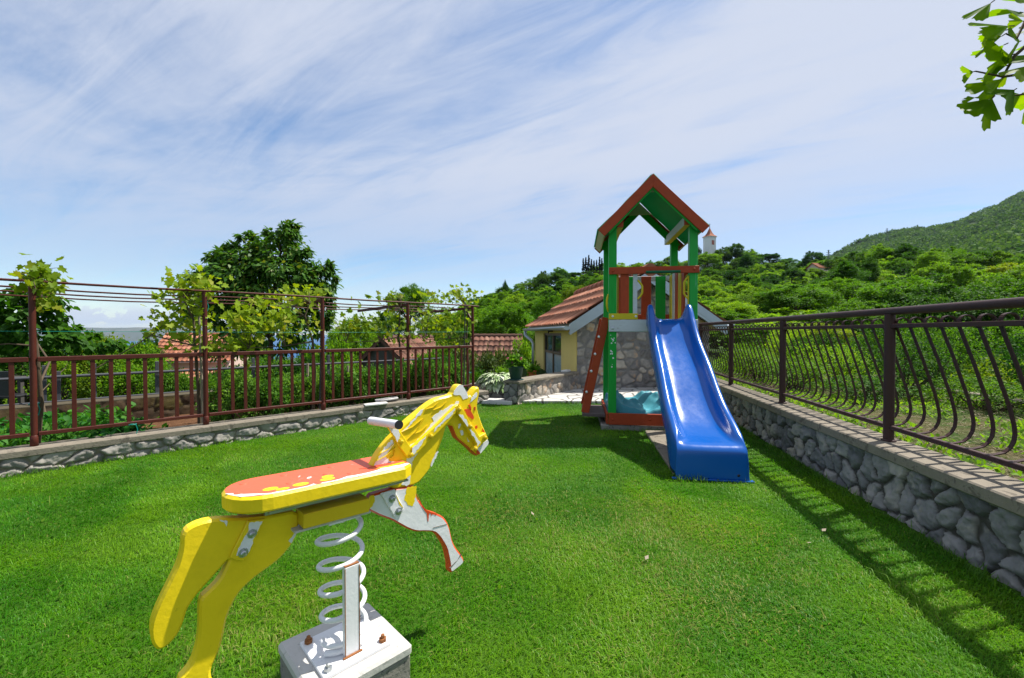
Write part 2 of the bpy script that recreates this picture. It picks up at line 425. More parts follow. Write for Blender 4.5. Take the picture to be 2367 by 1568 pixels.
# raised strap plates with bolts
def strap(name, mapf, pts, mats, th=.012, off=F, patches=(), bolts=(), r=.011):
    o = panel(name, mapf, pts, mats, patches, off+th, th-.0004, .002, 0)
    for q in bolts:
        b = MB(); b.bolt(mapf([q], off+th)[0], HN, r); b.build('bolt', M['steel'] if r > .011 else M['yellow_dim'], o)
    return o
strap('handle_bracket', HA, [(790,735),(930,750),(1020,880),(1105,1010),(1125,1060),(1100,1140),(1060,1148),(960,1010),(860,850)],
      [M['yellow'], M['white']], patches=[([(800,742),(925,755),(950,840),(920,930),(880,850)], 1, 7)], bolts=[(962,918),(1090,1090)], th=.010)
strap('bridle_strap', HA, [(1112,1000),(1400,735),(1690,445),(1735,425),(1775,455),(1768,500),(1720,520),(1560,700),(1400,860),(1200,1060),(1120,1130)],
      [M['yellow'], M['white']], patches=[([(1115,1010),(1300,850),(1200,1020),(1120,1110)], 1, 10), ([(1420,740),(1690,470),(1650,560),(1500,690),(1400,800)], 1, 9)],
      bolts=[(1360,845)], th=.016)
strap('bridle_strap', HA, [(1745,428),(1785,475),(1880,640),(2020,850),(2095,805),(2135,885),(2040,965),(1955,1050),(1930,1040),(1985,960),(1965,930),(1860,745),(1745,545),(1725,520)],
      [M['yellow'], M['white']], patches=[([(1735,560),(1790,560),(1870,700),(1990,880),(2030,940),(1990,990),(1975,930),(1860,730)], 1, 9)],
      bolts=[(1738,485),(1885,715),(2085,865),(1955,1015)], th=.022)
# front body and leg
leg_out = [(300,372),(440,330),(640,275),(930,235),(932,320),(940,405),(1000,492),(1055,560),(1115,590),(1200,612),(1280,650),(1335,712),(1375,800),(1395,900),(1415,985),(1455,1070),
 (1520,1152),(1572,1232),(1556,1288),(1480,1350),(1392,1418),(1372,1370),(1375,1300),(1350,1180),(1330,1085),(1272,985),(1222,912),(1160,862),(1050,856),(930,860),(830,830),(720,772),(600,702),(450,650),(330,592),(268,560)]
panel('front_leg', HB, leg_out, [M['white'], M['yellow'], M['orange'], M['conc_old']],
  [([(800,262),(925,240),(918,380),(880,510),(820,505),(760,430)], 1, 9), ([(300,375),(360,360),(370,440),(330,520),(275,560)], 1, 8),
   ([(935,345),(1000,492),(1055,560),(1115,590),(1200,612),(1285,655),(1260,640),(1200,618),(1185,640),(1172,618),(1140,618),(1128,645),(1120,612),(1095,612),(1085,720),(1078,720),(1066,610),(1030,570),(975,470)], 2, 1),
   ([(1520,1150),(1535,1165),(1385,1345),(1368,1340),(1480,1230)], 3, 3), ([(1150,800),(1340,748),(1340,752),(1150,804)], 3, 1)], side=2)
# hindquarters: tail and leg cut from one board
hind_out = [(800,130),(1000,125),(1250,95),(1440,58),(1452,180),(1432,275),(1380,370),(1290,480),(1180,570),(1070,645),(960,742),(890,825),(835,930),(803,1010),(780,1100),(765,1190),(732,1310),
 (685,1420),(655,1480),(650,1545),(668,1600),(700,1660),(640,1740),(480,1760),(370,1690),(350,1600),(420,1530),(480,1440),(512,1340),(532,1250),(546,1100),(542,950),(560,850),(620,800),(700,722),(750,652),(800,540),(812,505),
 (780,532),(700,622),(620,712),(540,800),(480,880),(432,960),(410,1040),(378,1130),(330,1212),(255,1288),(182,1326),(132,1290),(105,1220),(100,1120),(132,1000),(200,850),(300,652),(352,540),(386,400),(386,300),(422,230),(505,180),(600,150),(690,135)]
panel('hindquarters', HCz, hind_out, [M['yellow'], M['yellow_dim'], M['white']],
  [([(1350,330),(1440,215),(1448,160),(1420,270),(1375,350)], 2, 5), ([(725,140),(800,150),(790,200),(770,160)], 2, 6)])
strap('hind_bracket', HCz, [(985,150),(1135,130),(1080,265),(990,440),(940,515),(880,505),(825,485),(840,440)], [M['yellow'], M['white']], th=.008,
      patches=[([(1000,165),(1115,150),(1050,280),(1000,420),(960,465),(880,462),(895,400),(985,250)], 1, 6)], bolts=[(1020,262),(940,435)], r=.0125)
strap('front_bracket', HB, [(450,345),(640,290),(660,350),(765,560),(755,590),(655,668),(635,660),(560,530)], [M['white'], M['yellow']], th=.009,
      patches=[([(650,350),(700,450),(760,550),(700,500)], 1, 4)], bolts=[(600,410),(685,578)], r=.0135)
# seat
b = MB(); sz = .712
def hw(s, n, z): return HC0 + HU*s + HN*n + Vector((0, 0, z))
so = []
for k in range(13):
    t = math.pi/2 + math.pi*k/12; so.append((-.232 + .098*math.cos(t), .098*math.sin(t)))
so += [(.165, -.098), (.205, -.066), (.205, .066), (.165, .098)]
TILT = -.03
def sp(s, n, dz=0): return hw(s, n, sz + TILT*(s+.05) + dz)
b.prism([sp(s, n) for s, n in so], (0, 0, -.046), 0, .007, 1)
def spatch(pts, mi, amp, seed, k=.0006):
    q = [(x*1000, y*1000) for x, y in pts]; q = jag(q, amp, seed, 10)
    b.prism([sp(x/1000, y/1000, k) for x, y in q], (0, 0, -k*.8), mi)
for i, (s, n, rx, ry) in enumerate([(-.225,.045,.020,.014),(-.20,.066,.018,.010),(-.15,.058,.022,.014),(-.075,.060,.022,.013),(-.065,.035,.018,.012)]):
    spatch([(s+rx*math.cos(a*.52), n+ry*math.sin(a*.52)) for a in range(12)], 1, .8, i)
spatch([(-.26,.084),(-.22,.080),(-.17,.086),(-.12,.076),(-.05,.084),(-.02,.072),(.05,.076),(.10,.060),(.16,.066),(.19,.060),(.195,.072),(.165,.0895),(-.23,.0895)], 2, 5, 30, .0008)
spatch([(-.325,.01),(-.30,.062),(-.25,.080),(-.22,.088),(-.25,.074),(-.29,.045),(-.31,.02)], 2, 4, 31, .0009)
spatch([(.08,.055),(.15,.045),(.19,.04),(.19,.052),(.12,.064)], 1, 3, 33, .0009)
spatch([(.04,.022),(.12,.02),(.14,.03),(.06,.034)], 3, 3, 35, .001)
b.build('seat', [M['coral'], M['yellow'], M['white'], M['orange']], horse)
st = [o for o in horse.children if o.name.startswith('seat')][0]
for s, n in ((-.30,.03),(-.27,-.05),(-.17,.03),(-.16,-.06),(-.06,.01),(-.02,-.055),(.0,.05),(-.11,.078)):
    q = MB(); q.lathe(sp(s, n), [(.012, 0), (.010, .0015), (.006, .0028), (.0004, .003)], 10, 0); q.build('screw_cap', M['coral'], st)
# frame under the seat
b = MB()
b.bar(hw(-.235, F+.006, sz-.057), hw(.19, F+.006, sz-.068), .012, .030, bev=.001)
b.bar(hw(-.235, F+.03, sz-.051), hw(.19, F+.03, sz-.062), .05, .006)
b.bar(hw(-.29, -F-.006, sz-.057), hw(.19, -F-.006, sz-.068), .012, .030, bev=.001)
b.build('seat_rail', M['steel'], horse)
for s in (.02, .065, .14):
    q = MB(); q.bolt(hw(s, F+.012, sz-.066), HN, .011); q.build('bolt', M['steel'], horse)
b = MB(); b.bar(hw(-.145, F+.012, sz-.105), hw(.055, F+.012, sz-.112), .07, .042, bev=.002)
b.build('frame_beam', M['yellow_dim'], horse)
b = MB(); b.bar(hw(-.165, F-.004, sz-.134), hw(.065, F-.004, sz-.141), .075, .006); b.build('frame_plate', M['conc'], horse)
# handlebar
b = MB(); ha, hb_ = hpl(857, 973, -.115), hpl(922, 982.5, .075); hdir = (hb_-ha).normalized()
b.tube([ha, hb_], .0145, 16); hb = b.build('handlebar', M['white'], horse)
b = MB(); b.tube([hb_ - hdir*.002, hb_ + hdir*.003], .0150, 16); b.build('end_cap', M['black'], hb)
b = MB(); P0 = HA([(790,735),(930,750),(1105,1010),(1060,1148)], -F-.10); b.prism(P0, -HN*.008); b.build('handle_bracket', M['yellow'], horse)
# concrete block, plate, spring, guard post
zb = .15
BU, BN = HU, HN
b = MB()
hs = .155
b.boxa(HC0 + Vector((0, 0, zb-.018)), (BU, BN, (0, 0, 1)), (hs, hs, .018), 0, .008)
b.boxa(HC0 + Vector((0, 0, zb-.036-.10)), (BU, BN, (0, 0, 1)), (hs-.005, hs-.005, .10), 1, .004)
b.build('concrete_block', [M['conc'], M['conc_dark']], horse)
b = MB(); pc = HC0 + BN*.012 - BU*.004
b.boxa(pc + Vector((0, 0, zb+.0055)), (BU, BN, (0, 0, 1)), (.105, .100, .0055), 0, .0015)
for q in ((-.085,-.08),(.085,-.08),(.088,.078),(-.085,.08)):   # rust bleeding from the bolts
    c = pc + BU*q[0] + BN*q[1]; r = random.Random(int(q[0]*1000+q[1]*77))
    pts = [c + BU*.02*math.cos(a*.45)*r.uniform(.6, 1.3) + BN*.016*math.sin(a*.45)*r.uniform(.6, 1.5) + Vector((0, 0, zb+.0113)) for a in range(14)]
    if q != (-.085, .08): b.prism(pts, (0, 0, -.0002), 1)
plate = b.build('base_plate', [M['white'], M['white_rust']], horse)
for i, q in enumerate(((-.085,-.08),(.085,-.08),(.088,.078),(-.085,.08))):
    c = pc + BU*q[0] + BN*q[1] + Vector((0, 0, zb+.011))
    q2 = MB(); q2.lathe(c, [(.0125, 0), (.0125, .010), (.0065, .0105), (.0065, .020), (.004, .022), (.0004, .0225)], 6, 0, smooth=False)
    q2.build('bolt', [M['rust'], M['steel'], M['rust'], M['steel']][i], plate)
b = MB(); pts = []
N = 180; r0 = .066; turns = 4.9
for i in range(N+1):
    t = i/N; a = math.radians(205) - t*turns*2*math.pi
    zz = zb + .024 + (t**1.0)*(.392); lean = -.018*t
    pts.append(HC0 + BU*(r0*math.cos(a) + lean) + BN*(r0*math.sin(a)) + Vector((0, 0, zz)))
b.tube(pts, .0078, 12)
b.tube([HC0 + BU*(-.075) + BN*(.03) + Vector((0, 0, zb+.02)), HC0 + BU*(-.05) + BN*(.048) + Vector((0, 0, zb+.02)), HC0 + BU*(-.01) + BN*(.062) + Vector((0, 0, zb+.02)), HC0 + BU*.03 + BN*.058 + Vector((0, 0, zb+.02))], .0095, 12); b.build('coil_spring', M['white_chip'], horse)
b = MB(); tp = HC0 + BU*(-.018) + Vector((0, 0, .575)); b.boxa(tp - Vector((0, 0, .004)), (BU, BN, (0, 0, 1)), (.05, .05, .006), 0, .002)
b.lathe(tp - Vector((0, 0, .022)), [(.001, 0), (.03, .002), (.045, .018)], 14); b.build('spring_cup', M['white'], horse)
b = MB(); gp = on_z(812, 1515, zb+.011) + BU*.004
zt = .437
b.boxa(gp + Vector((0, 0, (zt-zb-.011)/2)) - BN*.010, (BU, BN, (0, 0, 1)), (.0225, .011, (zt-zb-.011)/2), 0, .002)
b.boxa(gp + Vector((0, 0, zt-zb-.010)) - BN*.010, (BU, BN, (0, 0, 1)), (.0218, .0102, .0016), 1)
for s_ in (-1, 1): b.bar(gp + BU*.0225*s_ + BN*.0012, gp + BU*.0225*s_ + BN*.0012 + Vector((0, 0, zt-zb-.016)), .0022, .0022, up=(1, 0, 0), mi=1)
b.bar(gp - BU*.03 + BN*.003 + Vector((0, 0, .002)), gp + BU*.03 + BN*.003 + Vector((0, 0, .002)), .007, .006, mi=1, bev=.002)
b.build('guard_post', [M['white'], M['rust']], horse)

# ================================================================== PLAY TOWER
TL = Vector((1.19, 5.15, 0)); ang = -.1494
TU = Vector((math.cos(ang), math.sin(ang), 0)); TV = Vector((-math.sin(ang), math.cos(ang), 0)); ZZ = Vector((0, 0, 1))
def T(u, v, z): return TL + TU*u + TV*v + ZZ*z
W = .905; D = 1.0
tower = thing('play_tower', 'green wooden play tower with red gabled roof and blue slide by the stone wall', 'play tower', T(W/2, D/2, 0))
def tbox(b, u0, u1, v0, v1, z0, z1, mi=0, bev=.004):
    return b.boxa(T((u0+u1)/2, (v0+v1)/2, (z0+z1)/2), (TU, TV, ZZ), ((u1-u0)/2, (v1-v0)/2, (z1-z0)/2), mi, bev)
def tpart(name, mats, *boxes, bev=.004, parent=None):
    b = MB()
    for q in boxes: tbox(b, *q[:6], mi=q[6] if len(q) > 6 else 0, bev=bev)
    return b.build(name, mats, parent or tower)
def tbolts(parent, pts, m, r=.016, ax=None):
    for p in pts:
        b = MB(); b.lathe(T(*p), [(r, 0), (r*.9, .006), (r*.5, .011), (.0004, .012)], 10, 0, ax or -TV); b.build('bolt_cap', m, parent)
h = .045
p = tpart('post', M['green_wood'], (-h, h, -h, h, .06, 2.43))
# white splashes on the lower front post
r_ = random.Random(5)
for i in range(15):
    b = MB(); u = r_.uniform(-.035, .035); z = r_.uniform(.86, 1.13) if i < 11 else r_.uniform(.72, .95); s_ = r_.uniform(.004, .011)
    b.prism([T(u+s_*math.cos(a*.9)*r_.uniform(.6, 1.1), -h-.0006, z+s_*1.4*math.sin(a*.9)*r_.uniform(.6, 1.1)) for a in range(7)], TV*.0005)
    b.build('paint_splash', M['white'], p)
tbolts(p, [(0, -h, 2.385)], M['white'])
p = tpart('post', M['green_worn'], (W-h, W+h, -h, h, .06, 2.43)); tbolts(p, [(W, -h, 2.385)], M['white'])
tpart('post', M['green_wood'], (-h, h, D-h, D+h, .06, 2.43)); tpart('post', M['green_wood'], (W-h, W+h, D-h, D+h, .06, 2.43))
o = tpart('top_rail', M['red_wood'], (-h, W+h+.01, -h-.022, -h-.001, 1.831, 1.912)); tbolts(o, [(0, -h-.022, 1.872), (W, -h-.022, 1.872)], M['red_wood'], .018)
b = MB(); b.tube([T(.37, -h-.044, 1.846), T(.75, -h-.044, 1.846)], .016, 12); b.build('grip_bar', M['dkgreen'], tower)
o = tpart('short_rail', M['yel_wood'], (-h, .285, -h-.024, -h-.001, 1.302, 1.372)); tbolts(o, [(0, -h-.024, 1.338), (.262, -h-.024, 1.338)], M['white'], .014)
o = tpart('deck_beam', M['white_wood'], (-h, W+h, -h-.024, -h-.001, 1.160, 1.298)); tbolts(o, [(0, -h-.024, 1.20), (W, -h-.024, 1.20)], M['white_wood'], .018)
tpart('deck_beam', M['white_wood'], (-h, W+h, D+h+.001, D+h+.024, 1.16, 1.298))
tpart('deck', M['yel_wood'], *[(-h+.002, W+h-.002, .05+.1*k, .05+.1*k+.093, 1.272, 1.296) for k in range(9)])
o = tpart('base_beam', M['red_wood'], (-h, W+h, -h-.026, -h-.001, .067, .203)); tbolts(o, [(0, -h-.026, .13), (.42, -h-.026, .14), (.6, -h-.026, .14)], M['red_wood'], .014)
tpart('base_beam', M['red_wood'], (-h, W+h, D+h+.001, D+h+.026, .067, .203)); tpart('base_beam', M['red_wood'], (-h-.026, -h-.001, -h+.002, D+h, .067, .203))
tpart('base_beam', M['red_wood'], (W+h+.001, W+h+.026, -h+.002, D+h, .067, .203))
def slat(m, u0, u1, v0, v1, z0=1.315, z1=1.90): tpart('slat', M[m], (u0, u1, v0, v1, z0, z1))
slat('red_wood', .088, .186, -h+.004, -h+.022, 1.31, 1.90); slat('white_wood', .232, .282, -h+.004, -h+.022, 1.31, 1.90)
for m, u0 in (('red_wood', .085), ('green_wood', .27), ('red_wood', .463), ('green_wood', .654)): slat(m, u0, u0+.132, D-.062, D-.044, 1.33, 1.925)
tpart('panel_rail', M['red_wood'], (h, W-h, D-.042, D-.012, 1.335, 1.40)); tpart('panel_rail', M['white_wood'], (h, W-h, D-.042, D-.012, 1.86, 1.93))
for k, m in enumerate(('red_wood', 'yel_wood', 'red_wood', 'white_wood', 'yel_wood')):
    slat(m, W-.078, W-.060, .085+.172*k, .085+.172*k+.13, 1.31, 1.925)
tpart('panel_rail', M['white_wood'], (W-.058, W-.03, h, D-h, 1.335, 1.40)); tpart('panel_rail', M['red_wood'], (W-.058, W-.03, h, D-h, 1.83, 1.895))
for k, m in enumerate(('yel_wood', 'red_wood')): slat(m, .060, .078, .07+.15*k, .07+.15*k+.11, 1.31, 1.90)
tpart('panel_rail', M['red_wood'], (.03, .058, h, .34, 1.83, 1.895))
# yellow grab handles
def grab(p0, out, z0, z1):
    b = MB(); p0 = Vector(p0); o_ = Vector(out)
    b.tube([p0 + ZZ*z0, p0 + o_*.6 + ZZ*(z0+.035), p0 + o_ + ZZ*(z0+.07), p0 + o_ + ZZ*(z1-.07), p0 + o_*.6 + ZZ*(z1-.035), p0 + ZZ*z1], .012, 10)
    b.build('grab_handle', M['yel_wood'], tower)
grab(T(.285, -h+.01, 0), TU*.052, 1.54, 1.76); grab(T(W-h-.001, -.02, 0), -TU*.055, 1.53, 1.80); grab(T(-h-.001, .0, 0), -TU*.02 - TV*.03, 1.40, 1.60)
tpart('handle_base', M['yel_wood'], (W-h-.016, W-h-.001, -.035, -.01, 1.36, 1.80))
# roof
UA, ZA, HW_, DR = .437, 2.955, .612, .615
def roofp(side, t, v, off):   # t 0 at ridge, 1 at eave; off is perpendicular above
    a = math.atan2(DR, HW_); return T(UA + side*(HW_*t + math.sin(a)*off), v, ZA - DR*t + math.cos(a)*off)
V0, V1 = -.115, .985
for side in (-1, 1):
    b = MB()
    vs = []; n = 14
    for i in range(n+1):
        for j in range(9):
            v = V0 + .004 + (V1-V0-.008)*j/8
            sag = -.012*math.sin(math.pi*i/n)*(.4+.6*math.sin(j*2.3+i*.5)**2)
            vs.append((i/n, v, sag))
    top = [roofp(side, t, v, .014+s_) for t, v, s_ in vs]; bot = [roofp(side, t, v, .006+s_) for t, v, s_ in vs]
    q = [(i*9+j, (i+1)*9+j, (i+1)*9+j+1, i*9+j+1) for i in range(n) for j in range(8)]
    if side > 0: q = [f[::-1] for f in q]
    b.add(top, [f[::-1] for f in q], 1, True); b.add(bot, q, 0, True)
    b.build('roof_sheet', [M['dkgreen'], M['dkgreen']], tower)
    for v in (V0-.022, V1+.002):
        e0 = roofp(side, 0.0 if side < 0 else .0, v, 0); e1 = roofp(side, 1.0, v, 0)
        a = roofp(side, 0, v, -.105); c = roofp(side, 1.0, v, -.105)
        a = T(UA, v, ZA - .105/math.cos(math.atan2(DR, HW_))); e0 = T(UA, v, ZA)
        b = MB(); b.prism([e0, e1, c, a], TV*.02, 0, .002); b.build('barge_board', M['red_wood'], tower)
        a2 = T(UA, v, ZA - .125/math.cos(math.atan2(DR, HW_)))
        vi = v + (.0215 if v < .5 else -.0395); k1 = roofp(side, .93, vi, -.045); k2 = roofp(side, .93, vi, -.125)
        b = MB(); b.prism([T(UA+side*.002, vi, ZA-.06), k1, k2, T(UA+side*.002, vi, ZA-.175)], TV*.018, 0); b.build('rafter', M['green_wood'], tower)
    b = MB(); p0 = roofp(side, 1.0, V0+.03, -.03); p1 = roofp(side, 1.0, V1-.03, -.03)
    b.prism([roofp(side, .99, V0+.002, -.001), roofp(side, .99, V1-.001, -.001), roofp(side, .99, V1-.001, -.088), roofp(side, .99, V0+.002, -.088)], -TU*side*.016, 0)
    b.build('eave_board', M['cream_wood'], tower)
for v in (V0+.045, V1-.06):
    b = MB(); zc = ZA-.155; wv = .155
    b.prism([T(UA, v, ZA-.03), T(UA-wv, v, ZA-.03-wv), T(UA+wv, v, ZA-.03-wv)], TV*.016); b.build('gable_plate', M['cream_wood'], tower)
for u in (-.0, W-.0):
    s_ = 1 if u < .4 else -1; b = MB()
    tbox(b, u+s_*.047, u+s_*.115, -.085, -.066, 2.375, 2.47, 2, .002); tbox(b, u+s_*.047, u+s_*.115, -.064, D+.06, 2.375, 2.47, 0, .002); tbox(b, u+s_*.05, u+s_*.112, -.063, D+.055, 2.371, 2.3745, 1, 0)
    b.build('side_beam', [M['white_wood'], M['yel_wood'], M['red_wood']], tower)
# climbing ladder leaning on the left side
lad = MB()
p0 = T(-.315, .11, .17); p1 = T(-.065, .11, 1.33)
lad.bar(p0, p1, .035, .095, up=TU, bev=.004); lad.bar(p0 + TV*.62, p1 + TV*.62, .035, .095, up=TU, bev=.004)
L_ = lad.build('ladder', M['red_wood'], tower)
for k in range(5):
    t = .10 + .2*k; q = p0.lerp(p1, t); b = MB(); b.bar(q + TV*.018, q + TV*.602, .09, .03, up=TU, bev=.003); b.build('rung', M['red_wood'], L_)
for t in (.22, .44, .62, .80):
    q = p0.lerp(p1, t) - TU*.034 - TV*.0175; b = MB(); b.lathe(q, [(.016, 0), (.014, .012), (.0005, .016)], 8, 0, -TV - TU*.9); b.build('bolt_cap', M['white'], L_)
tpart('step_board', M['brown_board'], (-.35, -.075, .02, .70, .135, .172))
# slide
sl = MB()
prof = [(-.02,1.302,.12),(.05,1.295,.14),(.12,1.262,.13),(.22,1.165,.125),(.33,1.045,.125),(.45,.935,.125),(.58,.84,.125),(.72,.745,.125),(.86,.635,.125),(1.0,.52,.125),(1.14,.42,.125),(1.28,.345,.12),(1.42,.298,.10),(1.52,.278,.065),(1.585,.268,.03),(1.625,.256,.008),(1.652,.232,.0),(1.662,.20,.0),(1.668,.12,.0),(1.674,.012,.0)]
# resample smoothly (Catmull-Rom)
def cr(P, n=4):
    out = []
    for i in range(len(P)-1):
        a, b_, c, d = P[max(i-1, 0)], P[i], P[i+1], P[min(i+2, len(P)-1)]
        for k in range(n):
            t = k/n
            out.append(tuple(.5*((2*y)+(-x+z)*t+(2*x-5*y+4*z-w_)*t*t+(-x+3*y-3*z+w_)*t**3) for x, y, z, w_ in zip(a, b_, c, d)))
    return out + [P[-1]]
prof = cr(prof, 4)
U0 = .628; secs = []
for v, z, wh in prof:
    t = v/1.66; hw_ = .185 + .035*t + (.03 if v > 1.5 else 0)*sstep(1.5, 1.64, v)
    lug = .035*max(0, 1-abs(v-.05)/.14); wh2 = wh+lug
    if v < 1.56: sk = z - .085 if v < 1.25 else (z-.085) + ((.012)-(z-.085))*float(sstep(1.25, 1.52, v))
    else: sk = .012
    sk = min(sk, z - .004)
    rim = .042*(1 - float(sstep(1.5, 1.64, v))) + .008
    pts = [(-hw_-rim-.012, sk), (-hw_-rim-.004, z+wh2-.018), (-hw_-rim+.006, z+wh2-.002), (-hw_-.012, z+wh2+.002), (-hw_, z+wh2-.006), (-hw_+.022, z+wh*.45), (-hw_+.045, z+wh*.12), (-hw_+.085, z+.002), (-.05, z)]
    pts = pts + [(-x, y) for x, y in pts[::-1]]
    secs.append([T(U0+x, -.055-v, y) for x, y in pts])
n = len(secs[0]); vs = [q for s_ in secs for q in s_]
sl.add(vs, [(i*n+j, (i+1)*n+j, (i+1)*n+j+1, i*n+j+1) for i in range(len(secs)-1) for j in range(n-1)], 0, True)
slide = sl.build('slide', M['blue'], tower)
slide['label'] = 'glossy blue wavy plastic slide'
md = slide.modifiers.new('shell', 'SOLIDIFY'); md.thickness = .007; md.offset = 0
md = slide.modifiers.new('smooth', 'SUBSURF'); md.levels = 1; md.render_levels = 1
b = MB()
b.boxa(T(U0, -.055-1.674, .008), (TU, TV, ZZ), (.30, .018, .006), 0, .002); b.build('foot_flange', M['blue'], slide)
b = MB(); b.lathe(T(U0+.19, -.055-1.674, .05), [(.012, 0), (.010, .004), (.0005, .004)], 10, 0, -TV); b.build('foot_bolt', M['black'], slide)
# footing, slide slab, tarpaulin
def slab(name, label, cat, corners, z0, z1, m, bev=.01):
    b = MB(); b.prism([Vector((p.x, p.y, z1)) for p in corners], (0, 0, z0-z1), 0, bev); o = b.build(name, m, None, sum(corners, Vector())/4)
    return tag(o, label, cat)
slab('tower_footing', 'low concrete footing under the red base beam of the play tower', 'footing', [T(-.13, -.06, 0), T(W+.07, -.06, 0), T(W+.07, D+.1, 0), T(-.13, D+.1, 0)], -.1, .062, M['conc_dark'])
slab('slide_slab', 'tan concrete slab lying under the blue slide', 'slab', [T(.36, -.115, 0), T(.80, -.115, 0), T(.80, -1.62, 0), T(.36, -1.62, 0)], -.08, .028, M['conc_old'], .006)
n = 70; gx, gy = np.meshgrid(np.linspace(-.055, .84, n), np.linspace(.02, .93, n), indexing='ij')
wx = fbm(gx*3.1, gy*2.7, 0, 11, 3)*1.6; ridge = 1-np.abs(2*fbm(gx*2.6+wx, gy*2.2, .3, 5, 2)-1)*1.3
r2_ = 1-np.abs(2*fbm(gx*6+wx, gy*5-wx, .7, 15, 2)-1)*1.5
zc = .10 + .19*np.clip(ridge, 0, 1)**2 + .075*np.clip(r2_, 0, 1)**3 + .05*fbm(gx*7, gy*7, 0, 3, 3) + .05*np.sin(gx*9+gy*4)
zc += .10*np.exp(-((gx-.02)/.09)**2)*np.exp(-((gy-.25)/.28)**2) + .10*np.exp(-((gx-.33)/.10)**2-((gy-.45)/.2)**2) + .05*np.exp(-((gx-.6)/.2)**2-((gy-.7)/.1)**2)
edge = np.minimum(np.minimum(gx+.055, .84-gx), np.minimum(gy-.02, .93-gy)); zc = .075 + (zc-.075)*np.clip(.35+edge/.05, 0, 1)
vs = np.array([T(a, b_, c) for a, b_, c in zip(gx.ravel(), gy.ravel(), zc.ravel())])
fs = np.array([(i*n+j, (i+1)*n+j, (i+1)*n+j+1, i*n+j+1) for i in range(n-1) for j in range(n-1)])
tc_ = T(.4, .5, .07); me = mesh_np('tarpaulin', vs - np.array(tc_), fs, M['teal'], True)
o = tag(link('tarpaulin', me, None, tc_), 'crumpled teal tarpaulin heaped in the sandpit under the tower', 'tarpaulin')
md = o.modifiers.new('shell', 'SOLIDIFY'); md.thickness = .004
# ================================================================== STONE WALLS (relief meshes)
def stone_grid(S, Tt, res, cs, ct, depth, seed, warp=.35, gap=.10, tilt=.5, rough=.012):
    ns, nt_ = int(S/res)+1, int(Tt/res)+1
    s, t = np.meshgrid(np.linspace(0, S, ns), np.linspace(0, Tt, nt_), indexing='ij')
    ws = s + (fbm(s*6, t*6, 0, seed, 3)-.47)*cs*warp; wt = t + (fbm(s*6, t*6, 5, seed+9, 3)-.47)*ct*warp
    ci, cj = np.floor(ws/cs).astype(int), np.floor(wt/ct).astype(int)
    d1 = np.full(s.shape, 9.); d2 = d1.copy(); idx = np.zeros(s.shape, int); px = np.zeros(s.shape); py = px.copy()
    for di in (-2, -1, 0, 1, 2):
        for dj in (-2, -1, 0, 1, 2):
            i, j = ci+di, cj+dj
            sx = (i + .5 + (j % 2)*.45 + (_h(i, j, 0, seed)-.5)*.85)*cs; sy = (j + .5 + (_h(i, j, 1, seed)-.5)*.75)*ct
            d = np.hypot((ws-sx)/cs, (wt-sy)/ct)
            d = d*(.78+.44*_h(i, j, 2, seed))
            new = d < d1
            d2 = np.where(new, d1, np.minimum(d2, d)); idx = np.where(new, i*131+j*7919, idx)
            px = np.where(new, sx, px); py = np.where(new, sy, py); d1 = np.where(new, d, d1)
    e = d2 - d1
    mask = sstep(gap*.6, gap*1.3, e)
    r1 = _h(idx, 3, 1, seed); r2 = _h(idx, 5, 2, seed); r3 = _h(idx, 7, 3, seed)
    dome = np.clip(e/.32, 0, 1)**.5
    prof = np.clip((e-gap*.6)/.11, 0, 1)**.75; dx_, dy_ = (ws-px)/cs, (wt-py)/ct; hst = None
    for k in range(4):
        pl_ = .62 + .45*_h(idx, 11+k, 1, seed) + tilt*2*((_h(idx, 21+k, 2, seed)-.5)*dx_ + (_h(idx, 31+k, 3, seed)-.5)*dy_)
        hst = pl_ if hst is None else np.minimum(hst, pl_)
    hst = np.clip(hst, .12, 1.1)
    crag = fbm(s*22, t*22, r1*9, seed+3, 4)-.47; cr2 = np.abs(fbm(s*9, t*9, r2*9, seed+4, 3)-.47)
    fine_ = fbm(s*60, t*60, r3*9, seed+6, 3)-.44
    hgt = np.maximum(mask*depth*prof*(hst - .5*cr2), (1-mask)*depth*.22) + mask*rough*(crag*1.3 + fine_*.7) + (1-mask)*rough*.4*crag
    tint = np.stack([np.clip(r1*.8 + (crag)*.5 + .1, 0, 1), mask], -1)
    return s, t, hgt, tint
def stone_wall_mesh(name, mat_, s, t, h_, tint, pos):
    X = pos(s, t, h_); ns, nt_ = s.shape
    V = np.stack(X, -1).reshape(-1, 3)
    i, j = np.meshgrid(np.arange(ns-1), np.arange(nt_-1), indexing='ij'); a = (i*nt_+j).ravel()
    return V, np.stack([a, a+nt_, a+nt_+1, a+1], -1), tint.reshape(-1, 2)
def wall_face(name, parent, mat_, S, Tt, res, cs, ct, depth, seed, P0, ds, n, flip=False, **kw):
    """P0 bottom start, ds unit dir along, n outward normal"""
    s, t, h_, tint = stone_grid(S, Tt, res, cs, ct, depth, seed, **kw)
    off = wloc(parent)
    def pos(s, t, h): return [P0[0]-off.x + ds[0]*s + n[0]*h, P0[1]-off.y + ds[1]*s + n[1]*h, P0[2]-off.z + t]
    V, Fc, tn = stone_wall_mesh(name, mat_, s, t, h_, tint, pos)
    if flip: Fc = Fc[:, ::-1]
    return link(name, mesh_np(name, V, Fc, mat_, True, attr=tn), parent)
M['stone_grey'] = stonemat('grey_limestone', [(0, (.105, .105, .108)), (.45, (.22, .215, .21)), (.8, (.32, .30, .27)), (1, (.42, .36, .28))], (.062, .056, .047))
M['stone_left'] = stonemat('pale_limestone', [(0, (.16, .15, .14)), (.5, (.27, .255, .23)), (1, (.36, .33, .28))], (.20, .17, .12))
